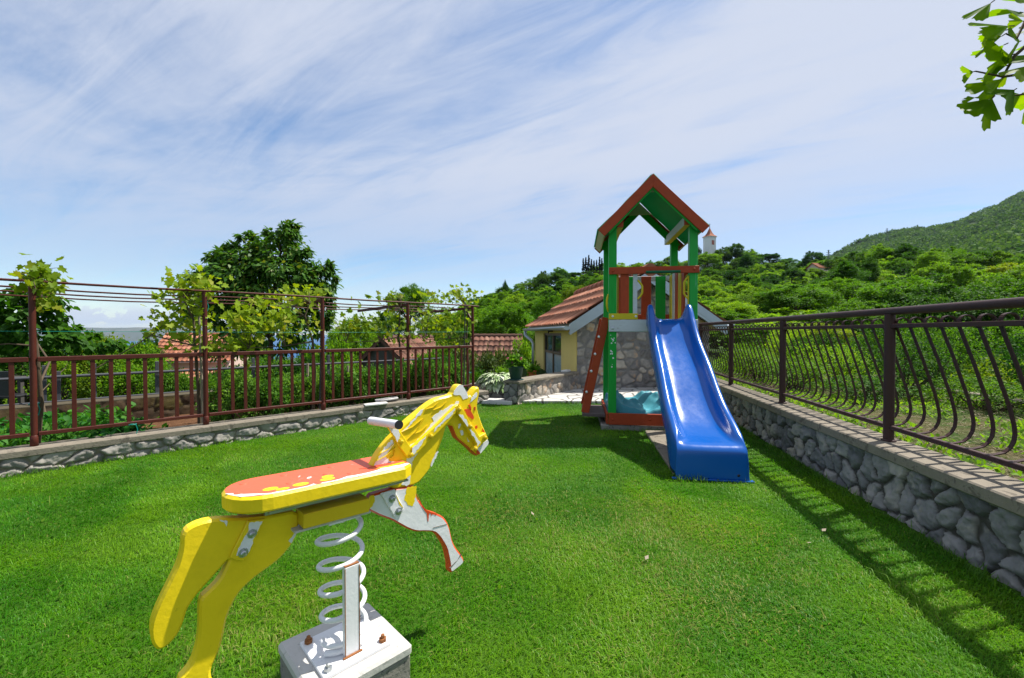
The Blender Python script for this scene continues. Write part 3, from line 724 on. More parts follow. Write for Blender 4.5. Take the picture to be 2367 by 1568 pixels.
M['stone_house'] = stonemat('house_rubble_stone', [(0, (.13, .12, .118)), (.45, (.29, .27, .245)), (.8, (.47, .42, .35)), (1, (.52, .29, .13))], (.20, .19, .18))
M['moss_wall'] = stonemat('mossy_wall', [(0, (.045, .03, .02)), (.6, (.085, .055, .03)), (1, (.12, .10, .03))], (.05, .035, .02))
RD = Vector((.1608, .987, 0)).normalized(); RN = Vector((-RD.y, RD.x, 0))      # right wall direction, normal to the lawn
RF = Vector((2.226 - .163*2 , 0, 0))                                            # coping front edge at Y=0
rw = thing('stone_wall', 'grey rubble stone retaining wall with concrete coping under the curved iron railing', 'wall', (RF.x, 0, 0))
zc = .42; S0 = -1.0; SL = 9.9
b = MB(); P = RF + RD*S0
cp = MB()
k = 60
for i in range(1):
    a0 = RF + RD*S0; a1 = RF + RD*(S0+SL)
    cp.bar(a0 - RN*.135 + ZZ*(zc-.035), a1 - RN*.135 + ZZ*(zc-.035), .27, .07, bev=.008)
cp.build('coping', M['conc_old'], rw)
b = MB(); b.bar(RF + RD*S0 - RN*.17 + ZZ*.12, RF + RD*(S0+SL) - RN*.17 + ZZ*.12, .20, .46); b.build('wall_core', M['conc_dark'], rw)
wall_face('stone_face', rw, M['stone_grey'], SL, .47, .0085, .14, .17, .058, 21, RF + RD*S0 - RN*.066 + ZZ*(-.115), RD, RN, warp=.8, tilt=.6, rough=.030, gap=.11)
LP = [Vector((-4.0, 3.62, 0)) + Vector((.843, .845, 0))*k for k in range(-1, 5)]
LD = Vector((.843, .845, 0)).normalized(); LN = Vector((LD.y, -LD.x, 0))        # normal to the lawn (right/near)
L0 = LP[1]
def LQ(e, q, z=0): return L0 + LD*e - LN*q + ZZ*z                               # e along, q outward (garden side)
lw = thing('stone_wall', 'low pale rubble wall with concrete coping under the straight brown railing and grape vines', 'wall', LQ(1, 0))
b = MB(); b.bar(LQ(-2.6, -.005, .170), LQ(5.0, -.005, .170), .25, .06, bev=.008); b.build('coping', M['conc_old'], lw)
b = MB(); b.bar(LQ(-2.6, .02, .02), LQ(5.0, .02, .02), .19, .24); b.build('wall_core', M['conc_dark'], lw)
wall_face('stone_face', lw, M['stone_left'], 7.6, .25, .009, .21, .12, .06, 33, LQ(-2.6, -.085, -.10), LD, LN, warp=.7, tilt=.5, rough=.024, gap=.06)
mw = thing('stone_wall', 'dark mossy old wall behind the bare soil bed', 'wall', LQ(-1, 2.15))
wall_face('mossy_face', mw, M['moss_wall'], 6.0, .36, .02, .30, .2, .03, 8, LQ(-4.2, 2.1, -.08), LD, LN)
b = MB(); b.bar(LQ(-4.2, 2.24, .285), LQ(1.8, 2.24, .275), .26, .03, bev=.006); b.build('coping', M['moss'], mw)
b = MB(); b.bar(LQ(-4.2, 2.22, .10), LQ(1.8, 2.22, .10), .2, .34); b.build('wall_core', M['conc_dark'], mw)

# ================================================================== RIGHT RAILING with bellied flat bars
RA = Vector((2.54, 2.917, 0))
def RQ(s, o=0, z=0): return RA + RD*s - RN*o + ZZ*z                             # o outward (away from the lawn)
rr = thing('railing', 'dark brown iron railing with curved bellied bars on the right stone wall', 'railing', RQ(0))
SP = 1.58
for kx in (-2, -1, 0, 1, 2, 3):
    b = MB(); b.tube([RQ(kx*SP, 0, zc-.02), RQ(kx*SP, 0, 1.275)], .030, 16)
    b.lathe(RQ(kx*SP, 0, zc), [(.0, .001), (.042, .001), (.042, .006), (.03, .012)], 16); b.build('post', M['dark_metal'], rr)
e0, e1 = -2*SP-.2, 3*SP+.75
b = MB(); b.tube([RQ(e0, 0, 1.292), RQ(e1, 0, 1.292)], .025, 16); b.build('handrail', M['dark_metal'], rr)
for z_ in (1.194, .515):
    b = MB()
    for kx in range(-2, 4):
        a_, c_ = kx*SP+.028, (kx+1)*SP-.028
        if kx == 3: c_ = kx*SP+.7
        b.bar(RQ(a_, 0, z_), RQ(c_, 0, z_), .028, .028, bev=.003)
    b.build('rail', M['dark_metal'], rr)
path = [(0, .530)]
path = [(.004, .512), (.05, .507), (.10, .508), (.140, .520), (.168, .545), (.185, .580), (.190, .62), (.186, .66), (.164, .76), (.128, .87), (.09, .99), (.05, 1.10), (.022, 1.18), (.018, 1.215)]
hook = [(.055 - .037*math.cos(a), 1.213 + .034*math.sin(a)) for a in np.linspace(0, math.pi, 9)][1:]
path += hook
b = MB(); b.ribbon([RQ(0, o_, z_) for o_, z_ in path], RD*.022, .006); bal0 = b.build('baluster', M['dark_metal'], rr)
nb = 13; first = True; cnt = 0
for kx in range(-1, 4):
    for i in range(nb):
        s_ = kx*SP + SP*(i+.75)/nb
        if kx == 3 and s_ > 3*SP+.68: break
        if s_ < -1.55: continue
        if first: bal0.location = RD*s_; first = False
        else: dup(bal0, RD*s_, rr)
        cnt += 1

# ================================================================== LEFT FENCE with pergola arms
lf = thing('railing', 'red-brown metal railing with tall posts carrying trellis bars on the left wall', 'railing', LQ(0, 0, 0))
ztop = 1.565
post0 = None
for k in range(-1, 5):
    b = MB(); p = LP[k+1]; tilt = LN*(-.014)
    b.tube([p + ZZ*.19, p + tilt + ZZ*(ztop+.012)], .0220, 14); b.lathe(p + ZZ*.20, [(.023, 0), (.0265, .001), (.0265, .085), (.022, .09)], 14)
    b.build('post', M['brown_metal'], lf)
    b = MB(); a_ = p + ZZ*(ztop-.018) - LN*.02; c_ = p - LN*1.55 + ZZ*(ztop-.055); b.bar(a_, c_, .03, .04, bev=.003)
    b.bar(p + ZZ*1.33 - LN*.02, p - LN*.19 + ZZ*(ztop-.03), .022, .028, bev=.003); b.build('trellis_arm', M['brown_metal'], lf)
A, B = LP[0], LP[5]
for q, z_ in ((0, ztop+.012), (.5, ztop-.012), (1.0, ztop-.022), (1.5, ztop-.034)):
    b = MB(); pts = []
    for i in range(17):
        t = i/16; sag = .012*math.sin(t*15*math.pi/3)*(.3 if q == 0 else 1)
        pts.append(A.lerp(B + LD*.12, t) - LN*q + ZZ*(z_+sag))
    b.tube(pts, .0105 if q == 0 else .008, 8); b.build('trellis_bar', M['brown_metal'], lf)
for z_, w_ in ((.925, .04), (.300, .032)):
    b = MB()
    for k in range(5): b.bar(LP[k] + LD*.025 + ZZ*z_, LP[k+1] - LD*.025 + ZZ*z_, .03, w_, bev=.004)
    b.build('rail', M['brown_metal'], lf)
b = MB(); b.boxa(L0 + ZZ*.609, (LD, LN, ZZ), (.0155, .009, .297), 0, .002); bb = b.build('baluster', M['brown_metal'], lf); first = True
for k in range(5):
    d = (LP[k+1] - LP[k])
    for i in range(9):
        p = LP[k] + d*(i+1)/10 - L0
        if first: bb.location = p; first = False
        else: dup(bb, p, lf)
b = MB(); b.tube([LP[0] - LN*.02 + ZZ*1.165, LP[3] - LN*.02 + ZZ*1.15, LP[5] - LN*.02 + ZZ*1.16], .0022, 5); b.build('wire', M['tie'], lf)
def ring(p, r=.03):
    b = MB(); b.tube([p + Vector((r*math.cos(a*.7), r*math.sin(a*.7), .004*math.sin(a*1.9))) for a in range(10)], .006, 6)
    b.tube([p + Vector((r, 0, 0)), p + Vector((r*1.3, .01, -.05)), p + Vector((r*1.1, .0, -.10))], .004, 6); b.build('plastic_tie', M['tie'], lf)
for p in (LP[1] - LN*.05 + ZZ*.55, LP[2] - LN*.04 + ZZ*1.47, LP[3] - LN*.05 + ZZ*1.42, LP[4] - LN*.05 + ZZ*1.42, LP[1].lerp(LP[2], .52) + ZZ*.29, LP[5] - LN*.05 + ZZ*.5): ring(p)
# thin flat stones on the coping
for i, (px, py, lab, rz_, dz) in enumerate(((868, 936, 'lower flat pale stone plate lying on the left wall coping', .7, 0), (893, 925, 'upper flat pale stone plate tilted on another on the left coping', .55, .022))):
    p = on_z(px, py, .2+dz); b = MB(); r_ = random.Random(i+3)
    pts = [p + Vector((math.cos(rz_)*x - math.sin(rz_)*y, math.sin(rz_)*x + math.cos(rz_)*y, (x*.05 if i else 0))) for x, y in ((-.16, -.06), (.02, -.075), (.15, -.055), (.17, .05), (.03, .07), (-.14, .055))]
    b.prism([q + ZZ*.021 for q in pts], (0, 0, -.019), 0, .003); tag(b.build('stone_plate', M['pave'], None, p), lab, 'stone')

# ================================================================== PATIO, LOW WALL, POT, HOSTA
def sheet(name, pts, z, m, kind='structure', th=.0):
    b = MB()
    if th: b.prism([Vector((x, y, z)) for x, y in pts], (0, 0, -th), 0, .004)
    else: b.add([(x, y, z) for x, y in pts], [list(range(len(pts)))])
    return tag(b.build(name, m, None, (0, 0, 0)), kind=kind)
m, nt, out = newmat('crazy_paving')
v = mapped(nt, (3.2, 3.2, 1)); vo = nd(nt, 'ShaderNodeTexVoronoi', feature='DISTANCE_TO_EDGE', i_Scale=1.0, i_Randomness=1.0); nt.links.new(v, vo.inputs['Vector'])
vc = nd(nt, 'ShaderNodeTexVoronoi', feature='F1', i_Scale=1.0); nt.links.new(v, vc.inputs['Vector'])
hs_ = nd(nt, 'ShaderNodeSeparateColor'); nt.links.new(vc.outputs['Color'], hs_.inputs[0])
cc = ramp(nt, hs_.outputs[0], [(0, (.50, .48, .45)), (.6, (.62, .60, .57)), (1, (.68, .65, .60))]); n1 = noise(nt, 7, 6, .65)
cc = mix(nt, n1, mix(nt, 1, cc, (.75, .75, .75), 'MULTIPLY'), cc)
f = ramp(nt, vo.outputs['Distance'], [(.03, 0.0), (.055, 1.0)]); cc = mix(nt, f, (.13, .12, .10), cc)
finish(nt, out, cc, .8, .3, 0, f, .6, .012); M['crazy'] = m
HG = Vector((.9925, .122, 0)).normalized(); HD = Vector((-.122, .9925, 0)).normalized(); HNc = Vector((1.28, 8.6, 0))
e_r = RF + RD*8.8 + RN*.0
sheet('patio', [(.16, 7.0), (3.15, 6.98), (3.40, 8.99), (1.30, 8.72)], .045, M['crazy'], th=.09)
sheet('step', [(-.72, 7.02), (.0, 6.86), (.02, 7.12), (-.68, 7.45)], .055, M['pave'], th=.14)
lowall = thing('stone_wall', 'knee-high rubble wall with concrete top between the flower pot and the yellow house', 'wall', (.05, 6.95, 0))
wa, wb = Vector((.02, 6.93, 0)), Vector((1.22, 8.60, 0)); wd = (wb-wa).normalized(); wn = Vector((wd.y, -wd.x, 0)); wl = (wb-wa).length
wall_face('stone_face', lowall, M['stone_house'], wl, .36, .014, .17, .15, .04, 51, wa + wn*.07 + ZZ*(-.02), wd, wn)
wall_face('stone_face', lowall, M['stone_grey'], .26, .36, .014, .13, .12, .035, 52, wa - wn*.17 + ZZ*(-.02) - wd*.0, wn, -wd)
b = MB(); b.bar(wa + wd*.02 + ZZ*.15 - wn*.03, wb + ZZ*.15 - wn*.03, .22, .36); b.build('wall_core', M['conc_dark'], lowall)
b = MB(); b.bar(wa - wd*.03 + ZZ*.36 - wn*.02, wb + ZZ*.36 - wn*.02, .30, .045, bev=.008); b.build('coping', M['conc_old'], lowall)
pw = thing('planter_wall', 'small dark planter wall in front of the striped hosta', 'wall', (-.4, 7.5, 0))
wall_face('stone_face', pw, M['stone_grey'], .78, .28, .014, .2, .13, .03, 61, Vector((-.72, 7.52, -.02)), Vector((.97, -.24, 0)), Vector((-.24, -.97, 0)))
b = MB(); b.bar(Vector((-.72, 7.62, .13)), Vector((.02, 7.43, .13)), .16, .26); b.build('wall_core', M['conc_dark'], pw)
p = wa + wd*.10 + ZZ*.383 - wn*.02
pot = thing('flower_pot', 'dark green pot of pink geraniums standing on the low stone wall', 'flower pot', p)
b = MB(); b.lathe(p, [(.001, .0), (.125, .0), (.13, .012), (.115, .014)], 24); b.build('saucer', M['pot'], pot)
b = MB(); b.lathe(p + ZZ*.012, [(.085, 0), (.088, .002), (.122, .185), (.134, .188), (.134, .212), (.122, .214), (.118, .20)], 28); b.build('pot_body', M['pot'], pot)
POTP = p
b = MB(); q = wb - wd*.28 + ZZ*.405; b.boxa(q - wn*.02, (wd, wn, ZZ), (.115, .05, .022), 0, .01); tag(b.build('stone_block', M['pave'], None, q), 'small white stone block on the low wall beside the yellow house', 'stone')
q = at(1229, 868, 9.2); q.z = .02
tp = thing('terracotta_pot', 'orange clay pot behind the low wall beside the yellow house', 'flower pot', q)
b = MB(); b.lathe(q, [(.05, 0), (.09, .10), (.105, .22), (.09, .28), (.105, .30), (.105, .33), (.09, .335)], 20); b.build('pot_body', M['terra'], tp)

# ================================================================== TILE ROOFS
m, nt, out = newmat('red_roof_tiles')
a = nd(nt, 'ShaderNodeVertexColor', layer_name='tint'); s_ = nd(nt, 'ShaderNodeSeparateColor'); nt.links.new(a.outputs[0], s_.inputs[0])
cc = ramp(nt, s_.outputs[0], [(0, (.34, .13, .075)), (.5, (.47, .19, .11)), (1, (.56, .28, .18))])
n1 = noise(nt, 9, 6, .7); w = ramp(nt, noise(nt, 2.2, 5, .65), [(.55, 0.0), (.78, .55)])
cc = mix(nt, w, mix(nt, n1, mix(nt, 1, cc, (.72, .7, .68), 'MULTIPLY'), cc), (.20, .15, .12))
finish(nt, out, cc, .9, .2, 0, n1, .3, .01); M['tile'] = m
m, nt, out = newmat('weathered_roof_tiles')
a = nd(nt, 'ShaderNodeVertexColor', layer_name='tint'); s_ = nd(nt, 'ShaderNodeSeparateColor'); nt.links.new(a.outputs[0], s_.inputs[0])
cc = ramp(nt, s_.outputs[0], [(0, (.14, .075, .055)), (.5, (.27, .125, .085)), (1, (.36, .20, .14))])
n1 = noise(nt, 9, 6, .7); cc = mix(nt, n1, mix(nt, 1, cc, (.6, .6, .6), 'MULTIPLY'), cc)
finish(nt, out, cc, .9, .2, 0, n1, .3, .01); M['tile_old'] = m
def tile_roof(name, parent, e0, along, up, La, Lu, tile_w=.22, row=.36, amp=.03, mat_=None, seed=0, per=6, step=.035):
    """e0 eave corner; along unit vector on the eave; up unit vector up the slope"""
    nu = int(Lu/row); row = Lu/nu; na = max(2, int(La/tile_w)); tw = La/na
    s = np.linspace(0, La, na*per+1); tt = []
    for r in range(nu): tt += [r*row + 1e-4, r*row+.03, (r+1)*row - 1e-4]
    tt = np.array(tt); S_, T_ = np.meshgrid(s, tt, indexing='ij')
    N = Vector(along).cross(Vector(up)).normalized()
    if N.z < 0: N = -N
    frac = (T_ % row)/row; rowi = np.floor(T_/row).astype(int); coli = np.floor(S_/tw - 1e-6).astype(int)
    hgt = 1.5*amp*(np.abs(np.cos(S_/tw*math.pi))**.8) + step*(1-frac) + .008*(_h(rowi, coli, 0, seed)-.5)
    tint = np.stack([_h(rowi, coli, 1, seed), np.ones_like(S_)], -1)
    off = wloc(parent); e0 = Vector(e0) - off
    V = np.stack([e0[k] + along[k]*S_ + up[k]*T_ + N[k]*hgt for k in range(3)], -1).reshape(-1, 3)
    ni, nj = S_.shape; i, j = np.meshgrid(np.arange(ni-1), np.arange(nj-1), indexing='ij'); a_ = (i*nj+j).ravel()
    Fc = np.stack([a_, a_+nj, a_+nj+1, a_+1], -1)
    return link(name, mesh_np(name, V, Fc, mat_ or M['tile'], True, attr=tint.reshape(-1, 2)), parent)
def ridge_tiles(parent, p0, p1, r=.11, m=None):
    b = MB(); p0, p1 = Vector(p0), Vector(p1); n = max(2, int((p1-p0).length/.36)); d = (p1-p0)/n
    for i in range(n):
        a_, c_ = p0 + d*i, p0 + d*(i+1.12)
        b.tube([a_, c_], [r*1.1, r*.9], 10, caps=True)
    return b.build('ridge_tiles', m or M['tile'], parent)

# ---- yellow house with stone gable
ez, pz = 1.33, 2.24; GW = 2.78; HL = 4.7
hs = thing('yellow_house', 'small yellow house with a rubble stone gable and red tiled roof', 'house', HNc + HG*GW/2 + HD*HL/2)
def HP(s, d, z): return HNc + HG*s + HD*d + ZZ*z
wall_face('stone_gable', hs, M['stone_house'], GW, 2.6, .016, .19, .175, .055, 71, HP(0, -.02, -.25), HG, -HD, warp=.5, gap=.20, tilt=.45, rough=.010)
g = [o for o in hs.children if o.name.startswith('stone_gable')][0]
# cut the gable to the roof line
bm = bmesh.new(); bm.from_mesh(g.data); off = wloc(hs)
kill = [f for f in bm.faces if (lambda c: c.z > ez-.04 + (pz-ez)*(1-abs((c - HNc).dot(HG) - GW/2)/(GW/2)))(f.calc_center_median() + off)]
bmesh.ops.delete(bm, geom=kill, context='FACES'); bm.to_mesh(g.data); bm.free()
sl_ = (pz-ez)/(GW/2)
b = MB(); b.prism([HP(0, .02, -.3), HP(GW, .02, -.3), HP(GW, .02, ez-.05), HP(GW/2, .02, pz-.05), HP(0, .02, ez-.05)], HD*.18); b.build('gable_wall', M['stucco'], hs)
b = MB(); b.prism([HP(0, HL-.2, -.3), HP(GW, HL-.2, -.3), HP(GW, HL-.2, ez-.05), HP(GW/2, HL-.2, pz-.05), HP(0, HL-.2, ez-.05)], HD*.18); b.build('gable_wall', M['stucco'], hs)
# left yellow wall with door opening: d from .. to ..
def on_left(px):
    a_, _ = ray(px, 800); # solve X/Y=a
    return (a_*HNc.y - HNc.x)/(HD.x - a_*HD.y)
d1, d0 = on_left(1256.5), on_left(1297.5)
b = MB(); w2 = .2
for a_, c_, z0, z1 in ((0, d0, -.3, ez), (d1, HL, -.3, ez), (d0, d1, 1.135, ez)):
    b.prism([HP(-.004, a_, z0), HP(-.004, c_, z0), HP(-.004, c_, z1), HP(-.004, a_, z1)], HG*w2)
b.build('yellow_wall', M['stucco'], hs)
b = MB(); b.prism([HP(GW-.2, 0.2, -.3), HP(GW-.2, HL-.2, -.3), HP(GW-.2, HL-.2, ez), HP(GW-.2, .2, ez)], HG*w2); b.build('yellow_wall', M['stucco'], hs)
dr = MB(); zt_ = 1.135
for a_, c_, z0, z1 in ((d0, d0+.05, -.3, zt_), (d1-.05, d1, -.3, zt_), (d0+.05, d1-.05, zt_-.06, zt_), ((d0+d1)/2-.045, (d0+d1)/2+.045, -.3, zt_-.06), (d0+.05, (d0+d1)/2-.045, .62, .68), ((d0+d1)/2+.045, d1-.05, .62, .68)):
    dr.prism([HP(.03, a_, z0), HP(.03, c_, z0), HP(.03, c_, z1), HP(.03, a_, z1)], HG*.05)
door = dr.build('door', M['brown_frame'], hs)
for a_, c_ in ((d0+.05, (d0+d1)/2-.045), ((d0+d1)/2+.045, d1-.05)):
    b = MB(); b.prism([HP(.06, a_, .68), HP(.06, c_, .68), HP(.06, c_, zt_-.06), HP(.06, a_, zt_-.06)], HG*.01); b.build('window_pane', M['glass_dark'], door)
    b = MB(); b.prism([HP(.058, a_, -.3), HP(.058, c_, -.3), HP(.058, c_, .62), HP(.058, a_, .62)], HG*.012); b.build('door_panel', M['glass_frost'], door)
b = MB(); b.boxa(HP(-.05, (d0+d1)/2-.1, 1.19), (HD, HG, ZZ), (.10, .05, .02), 0, .01); b.tube([HP(-.05, (d0+d1)/2-.12, 1.2), HP(-.10, (d0+d1)/2-.12, 1.17), HP(-.11, (d0+d1)/2-.12, 1.13)], .02, 8); b.build('wall_lamp', M['dark_metal'], hs)
ov, og = .22, .30
upL = Vector((HG.x, HG.y, sl_)).normalized(); upR = Vector((-HG.x, -HG.y, sl_)).normalized(); Lu = math.hypot(GW/2+ov, (GW/2+ov)*sl_)
zE = ez - ov*sl_ + .10
tile_roof('roof', hs, HP(-ov, -og, zE), HD, upL, HL+2*og, Lu, .23, .40, .035, seed=3)
tile_roof('roof', hs, HP(GW+ov, -og, zE), HD, upR, HL+2*og, Lu, .23, .40, .035, seed=4)
ridge_tiles(hs, HP(GW/2, -og-.02, pz+.13), HP(GW/2, HL+og, pz+.13), .12)
b = MB()
for sgn, s0 in ((1, -ov), (-1, GW+ov)):
    a_ = HP(s0, -og+.02, zE-.02); c_ = HP(GW/2, -og+.02, zE-.02 + (GW/2+ov)*sl_)
    b.prism([a_, c_, c_ - ZZ*.06, a_ - ZZ*.06], HD*(HL+2*og-.04), 0)
b.build('roof_deck', M['cream_wood'], hs)
for sgn, s0 in ((1, -ov), (-1, GW+ov)):
    a_ = HP(s0, -og-.012, zE+.03); c_ = HP(GW/2, -og-.012, zE+.03 + (GW/2+ov)*sl_)
    b = MB(); b.prism([a_, c_, c_ - ZZ*.19, a_ - ZZ*.16], HD*.025); 
    b.bar(a_ - ZZ*.19 + HD*.03, c_ - ZZ*.21 + HD*.03, .05, .05); b.build('verge_board', M['zinc'], hs)
gz = zE - .02
b = MB(); n = 9; vs = []
for d_ in (-og-.02, HL+og):
    for j in range(n):
        a_ = math.pi*j/(n-1); vs.append(HP(-ov-.055-.06*math.cos(a_), d_, gz - .065*math.sin(a_)))
b.add(vs, [(j, j+1, n+j+1, n+j) for j in range(n-1)] + [(j+1, j, n+j, n+j+1) for j in range(n-1)][:0], 0, True)
b.add(vs[:n], [list(range(n))]); b.add(vs[n:], [list(range(n))[::-1]])
b.tube([HP(-ov-.055, HL+og-.1, gz-.07), HP(-ov-.055, HL+og-.08, gz-.2), HP(-ov+.1, HL-.05, gz-.36), HP(-.08, HL-.1, gz-.45), HP(-.08, HL-.1, -.3)], .045, 10)
go = b.build('gutter', M['zinc'], hs); md = go.modifiers.new('shell', 'SOLIDIFY'); md.thickness = .006
b = MB(); b.prism([HP(GW+ov+.02, -og-.02, gz+.02), HP(GW+ov+.16, -og-.02, gz+.05), HP(GW+ov+.08, -og-.02, gz-.08)], HD*(HL+2*og)); b.build('gutter', M['zinc'], hs)
b = MB(); b.tube([HP(1.35, -.06, 1.36), HP(1.35, .05, 1.36)], .05, 14); b.build('vent', M['black'], hs)

# ---- generic little gabled building
def gable_house(name, label, cat, base, ax, w, L, wall_h, rise, wallm, roofm, base_z, ov=.2, gable='', tw=.25, row=.4, wins=()):
    ax = Vector(ax).normalized(); px_ = Vector((ax.y, -ax.x, 0))         # ax along the ridge (away), px_ to its right
    b0 = Vector((base[0], base[1], base_z)); t = thing(name, label, cat, b0 + ax*L/2)
    def Q(s, d, z): return b0 + px_*s + ax*d + ZZ*z
    b = MB(); hw_ = w/2
    for d_ in (0, L-.15): b.prism([Q(-hw_, d_, 0), Q(hw_, d_, 0), Q(hw_, d_, wall_h), Q(0, d_, wall_h+rise), Q(-hw_, d_, wall_h)], ax*.15)
    for s_ in (-hw_, hw_-.15): b.prism([Q(s_, .15, 0), Q(s_, L-.15, 0), Q(s_, L-.15, wall_h), Q(s_, .15, wall_h)], px_*.15)
    b.build('wall', M[wallm], t)
    sl = rise/hw_; Lu = math.hypot(hw_+ov, (hw_+ov)*sl)
    for sg in (-1, 1):
        up = Vector((-sg*px_.x, -sg*px_.y, sl)).normalized()
        tile_roof('roof', t, Q(sg*(hw_+ov), -ov, wall_h - ov*sl + .05), ax, up, L+2*ov, Lu, tw, row, .04, M[roofm], seed=int(abs(base[0])*10)+sg)
        a_ = Q(sg*(hw_+ov), -ov-.01, wall_h-ov*sl+.09); c_ = Q(0, -ov-.01, wall_h+rise+.09)
        b = MB(); b.prism([a_, c_, c_ - ZZ*.16, a_ - ZZ*.16], ax*.05)
        a2 = Q(sg*(hw_+ov), -ov, wall_h-ov*sl+.03); c2 = Q(0, -ov, wall_h+rise+.03); b.prism([a2, c2, c2 - ZZ*.05, a2 - ZZ*.05], ax*(L+2*ov))
        b.build('verge_board', M[gable or 'red_wood'], t)
    ridge_tiles(t, Q(0, -ov, wall_h+rise+.07), Q(0, L+ov, wall_h+rise+.07), .12, M[roofm])
    for (s0, s1, z0, z1) in wins:
        b = MB(); b.prism([Q(s0, -.012, z0), Q(s1, -.012, z0), Q(s1, -.012, z1), Q(s0, -.012, z1)], ax*.02); fr = b.build('window', M['whitewall'], t)
        b = MB(); b.prism([Q(s0+.05, -.018, z0+.05), Q(s1-.05, -.018, z0+.05), Q(s1-.05, -.018, z1-.05), Q(s0+.05, -.018, z1-.05)], ax*.01); b.build('pane', M['glass_dark'], fr)
    return t, Q
# hut behind the raspberry bushes
hut, HQ = gable_house('garden_hut', 'dark weathered garden hut with steep old tile roof behind the railing', 'hut', (-5.38, 18.0), (1.2, 4, 0), 2.15, 4.2, 2.0, 1.0, 'darkwood', 'tile_old', -2.15, .15, 'tile_old')
b = MB(); q0 = Vector((-3.2, 16.6, -2.4)); b.box(q0 + ZZ*1.0 + Vector((.9, .3, 0)), (2.6, .15, 2.0), rz=.2); tag(b.build('garden_wall', M['whitewall'], None, q0), 'plain white garden wall right of the dark hut', 'wall')
# long old tile roof behind the hosta
gable_house('outbuilding', 'low outbuilding with a long weathered tile roof behind the shrubs', 'outbuilding', (.35, 23.0), (-1, .06, 0), 3.2, 2.3, 1.5, 1.15, 'whitewall', 'tile_old', -1.75, .2, 'tile')
# pink house on the left
gable_house('pink_house', 'pink plastered house with bright red tile roof seen through the left railing', 'house', (-21.6, 27.6), (1, .22, 0), 4.2, 3.9, 3.0, 1.35, 'pinkwall', 'tile', -3.4, .35, 'pinkwall')
gable_house('porch', 'low red tiled porch roof below the pink house', 'house', (-18.6, 23.2), (1, .22, 0), 2.6, 4.5, 1.4, .6, 'pinkwall', 'tile', -3.0, .2, 'pinkwall')

# ================================================================== GREY TRELLIS RAILS and furniture in the left garden
tr = thing('trellis', 'grey steel pipe trellis rails on the mossy wall', 'trellis', LQ(0, 2.5, .2))
for z_ in (.60, .29):
    b = MB(); b.tube([LQ(-4.5, 2.5, z_), LQ(2.6, 2.5, z_-.01), LQ(6.2, 2.6, z_-.03)], .019 if z_ > .5 else .014, 8); b.build('rail', M['grey_metal'], tr)
for px in (101, 134, 217, 362, 585, 759):
    a_, _ = ray(px, 800); P0 = LQ(0, 2.55); e = (a_*P0.y - P0.x)/(LD.x - a_*LD.y); b = MB(); q = LQ(e, 2.55, 0)
    b.bar(q + ZZ*(-.1), q + ZZ*(.74 if px != 134 else .66), .04, .04, up=LD, bev=.003); b.build('post', M['grey_metal'], tr)
# barbecue
q = at(150, 900, 8.4); q.z = -.35
bq = thing('barbecue', 'dark metal barbecue with sloping grey lid behind the trellis', 'barbecue', q)
b = MB(); b.prism([q + Vector((x, -.25, z)) for x, z in ((-.28, .62), (.28, .62), (.22, .83), (.02, .86), (-.22, .80))], Vector((0, .5, 0)), 0, .01); b.build('lid', M['grey_metal'], bq)
b = MB(); b.box(q + ZZ*.58, (.60, .52, .08), bev=.01); b.build('fire_box', M['black'], bq)
for x in (-.26, .26):
    for y in (-.22, .22): b = MB(); b.box(q + Vector((x, y, .28)), (.035, .035, .56)); b.build('leg', M['black'], bq)
q = at(22, 925, 8.2); q.z = -.4
gt = thing('garden_table', 'dark garden table at the far left behind the trellis', 'table', q)
b = MB(); b.box(q + ZZ*.73, (1.3, .75, .04), bev=.008); b.build('tabletop', M['darkwood'], gt)
for x in (-.58, .58):
    for y in (-.32, .32): b = MB(); b.box(q + Vector((x, y, .355)), (.06, .06, .71)); b.build('leg', M['darkwood'], gt)
for dx in (-.25, .75):
    c = q + Vector((dx, -.62, 0)); ch = thing('garden_chair', 'black garden chair %s of the dark table' % ('at the right end' if dx > 0 else 'in front'), 'chair', c)
    b = MB(); b.box(c + ZZ*.44, (.42, .42, .04), bev=.01); b.build('seat', M['black'], ch)
    b = MB(); b.box(c + Vector((0, -.2, .68)), (.42, .03, .42), bev=.01); b.build('backrest', M['black'], ch)
    for x in (-.18, .18):
        for y in (-.18, .18): b = MB(); b.box(c + Vector((x, y, .21)), (.035, .035, .42)); b.build('leg', M['black'], ch)
# wooden stakes in the raspberry rows
stk = ((709, 862, 5, 'tallest pale stake in the raspberry bushes', .62), (744, 864, 5, 'pale stake right of the tallest one in the raspberries', .60), (802, 868, 5.5, 'rough pale stake beside the vine at the third post', .6), (915, 884, 6.5, 'stake in raspberries left of the fourth post', .7), (966, 880, 7.5, 'short stake in the bushes right of centre behind railing', .6))
for px, py, q_, lab, hgt in stk:
    a_, _ = ray(px, py); P0 = LQ(0, .9 + .12*(q_-5)); e = (a_*P0.y - P0.x)/(LD.x - a_*LD.y); p = LQ(e, .9 + .12*(q_-5)); zt2 = at(px, py-22, p.y).z
    b = MB(); b.tube([p + ZZ*(-.05), p + Vector((.01, 0, zt2*.6)), p + Vector((.015, 0, zt2))], [.02, .018, .016], 7); tag(b.build('wooden_stake', M['bark_pale'], None, p), lab, 'stake', 'stakes in the raspberry rows')

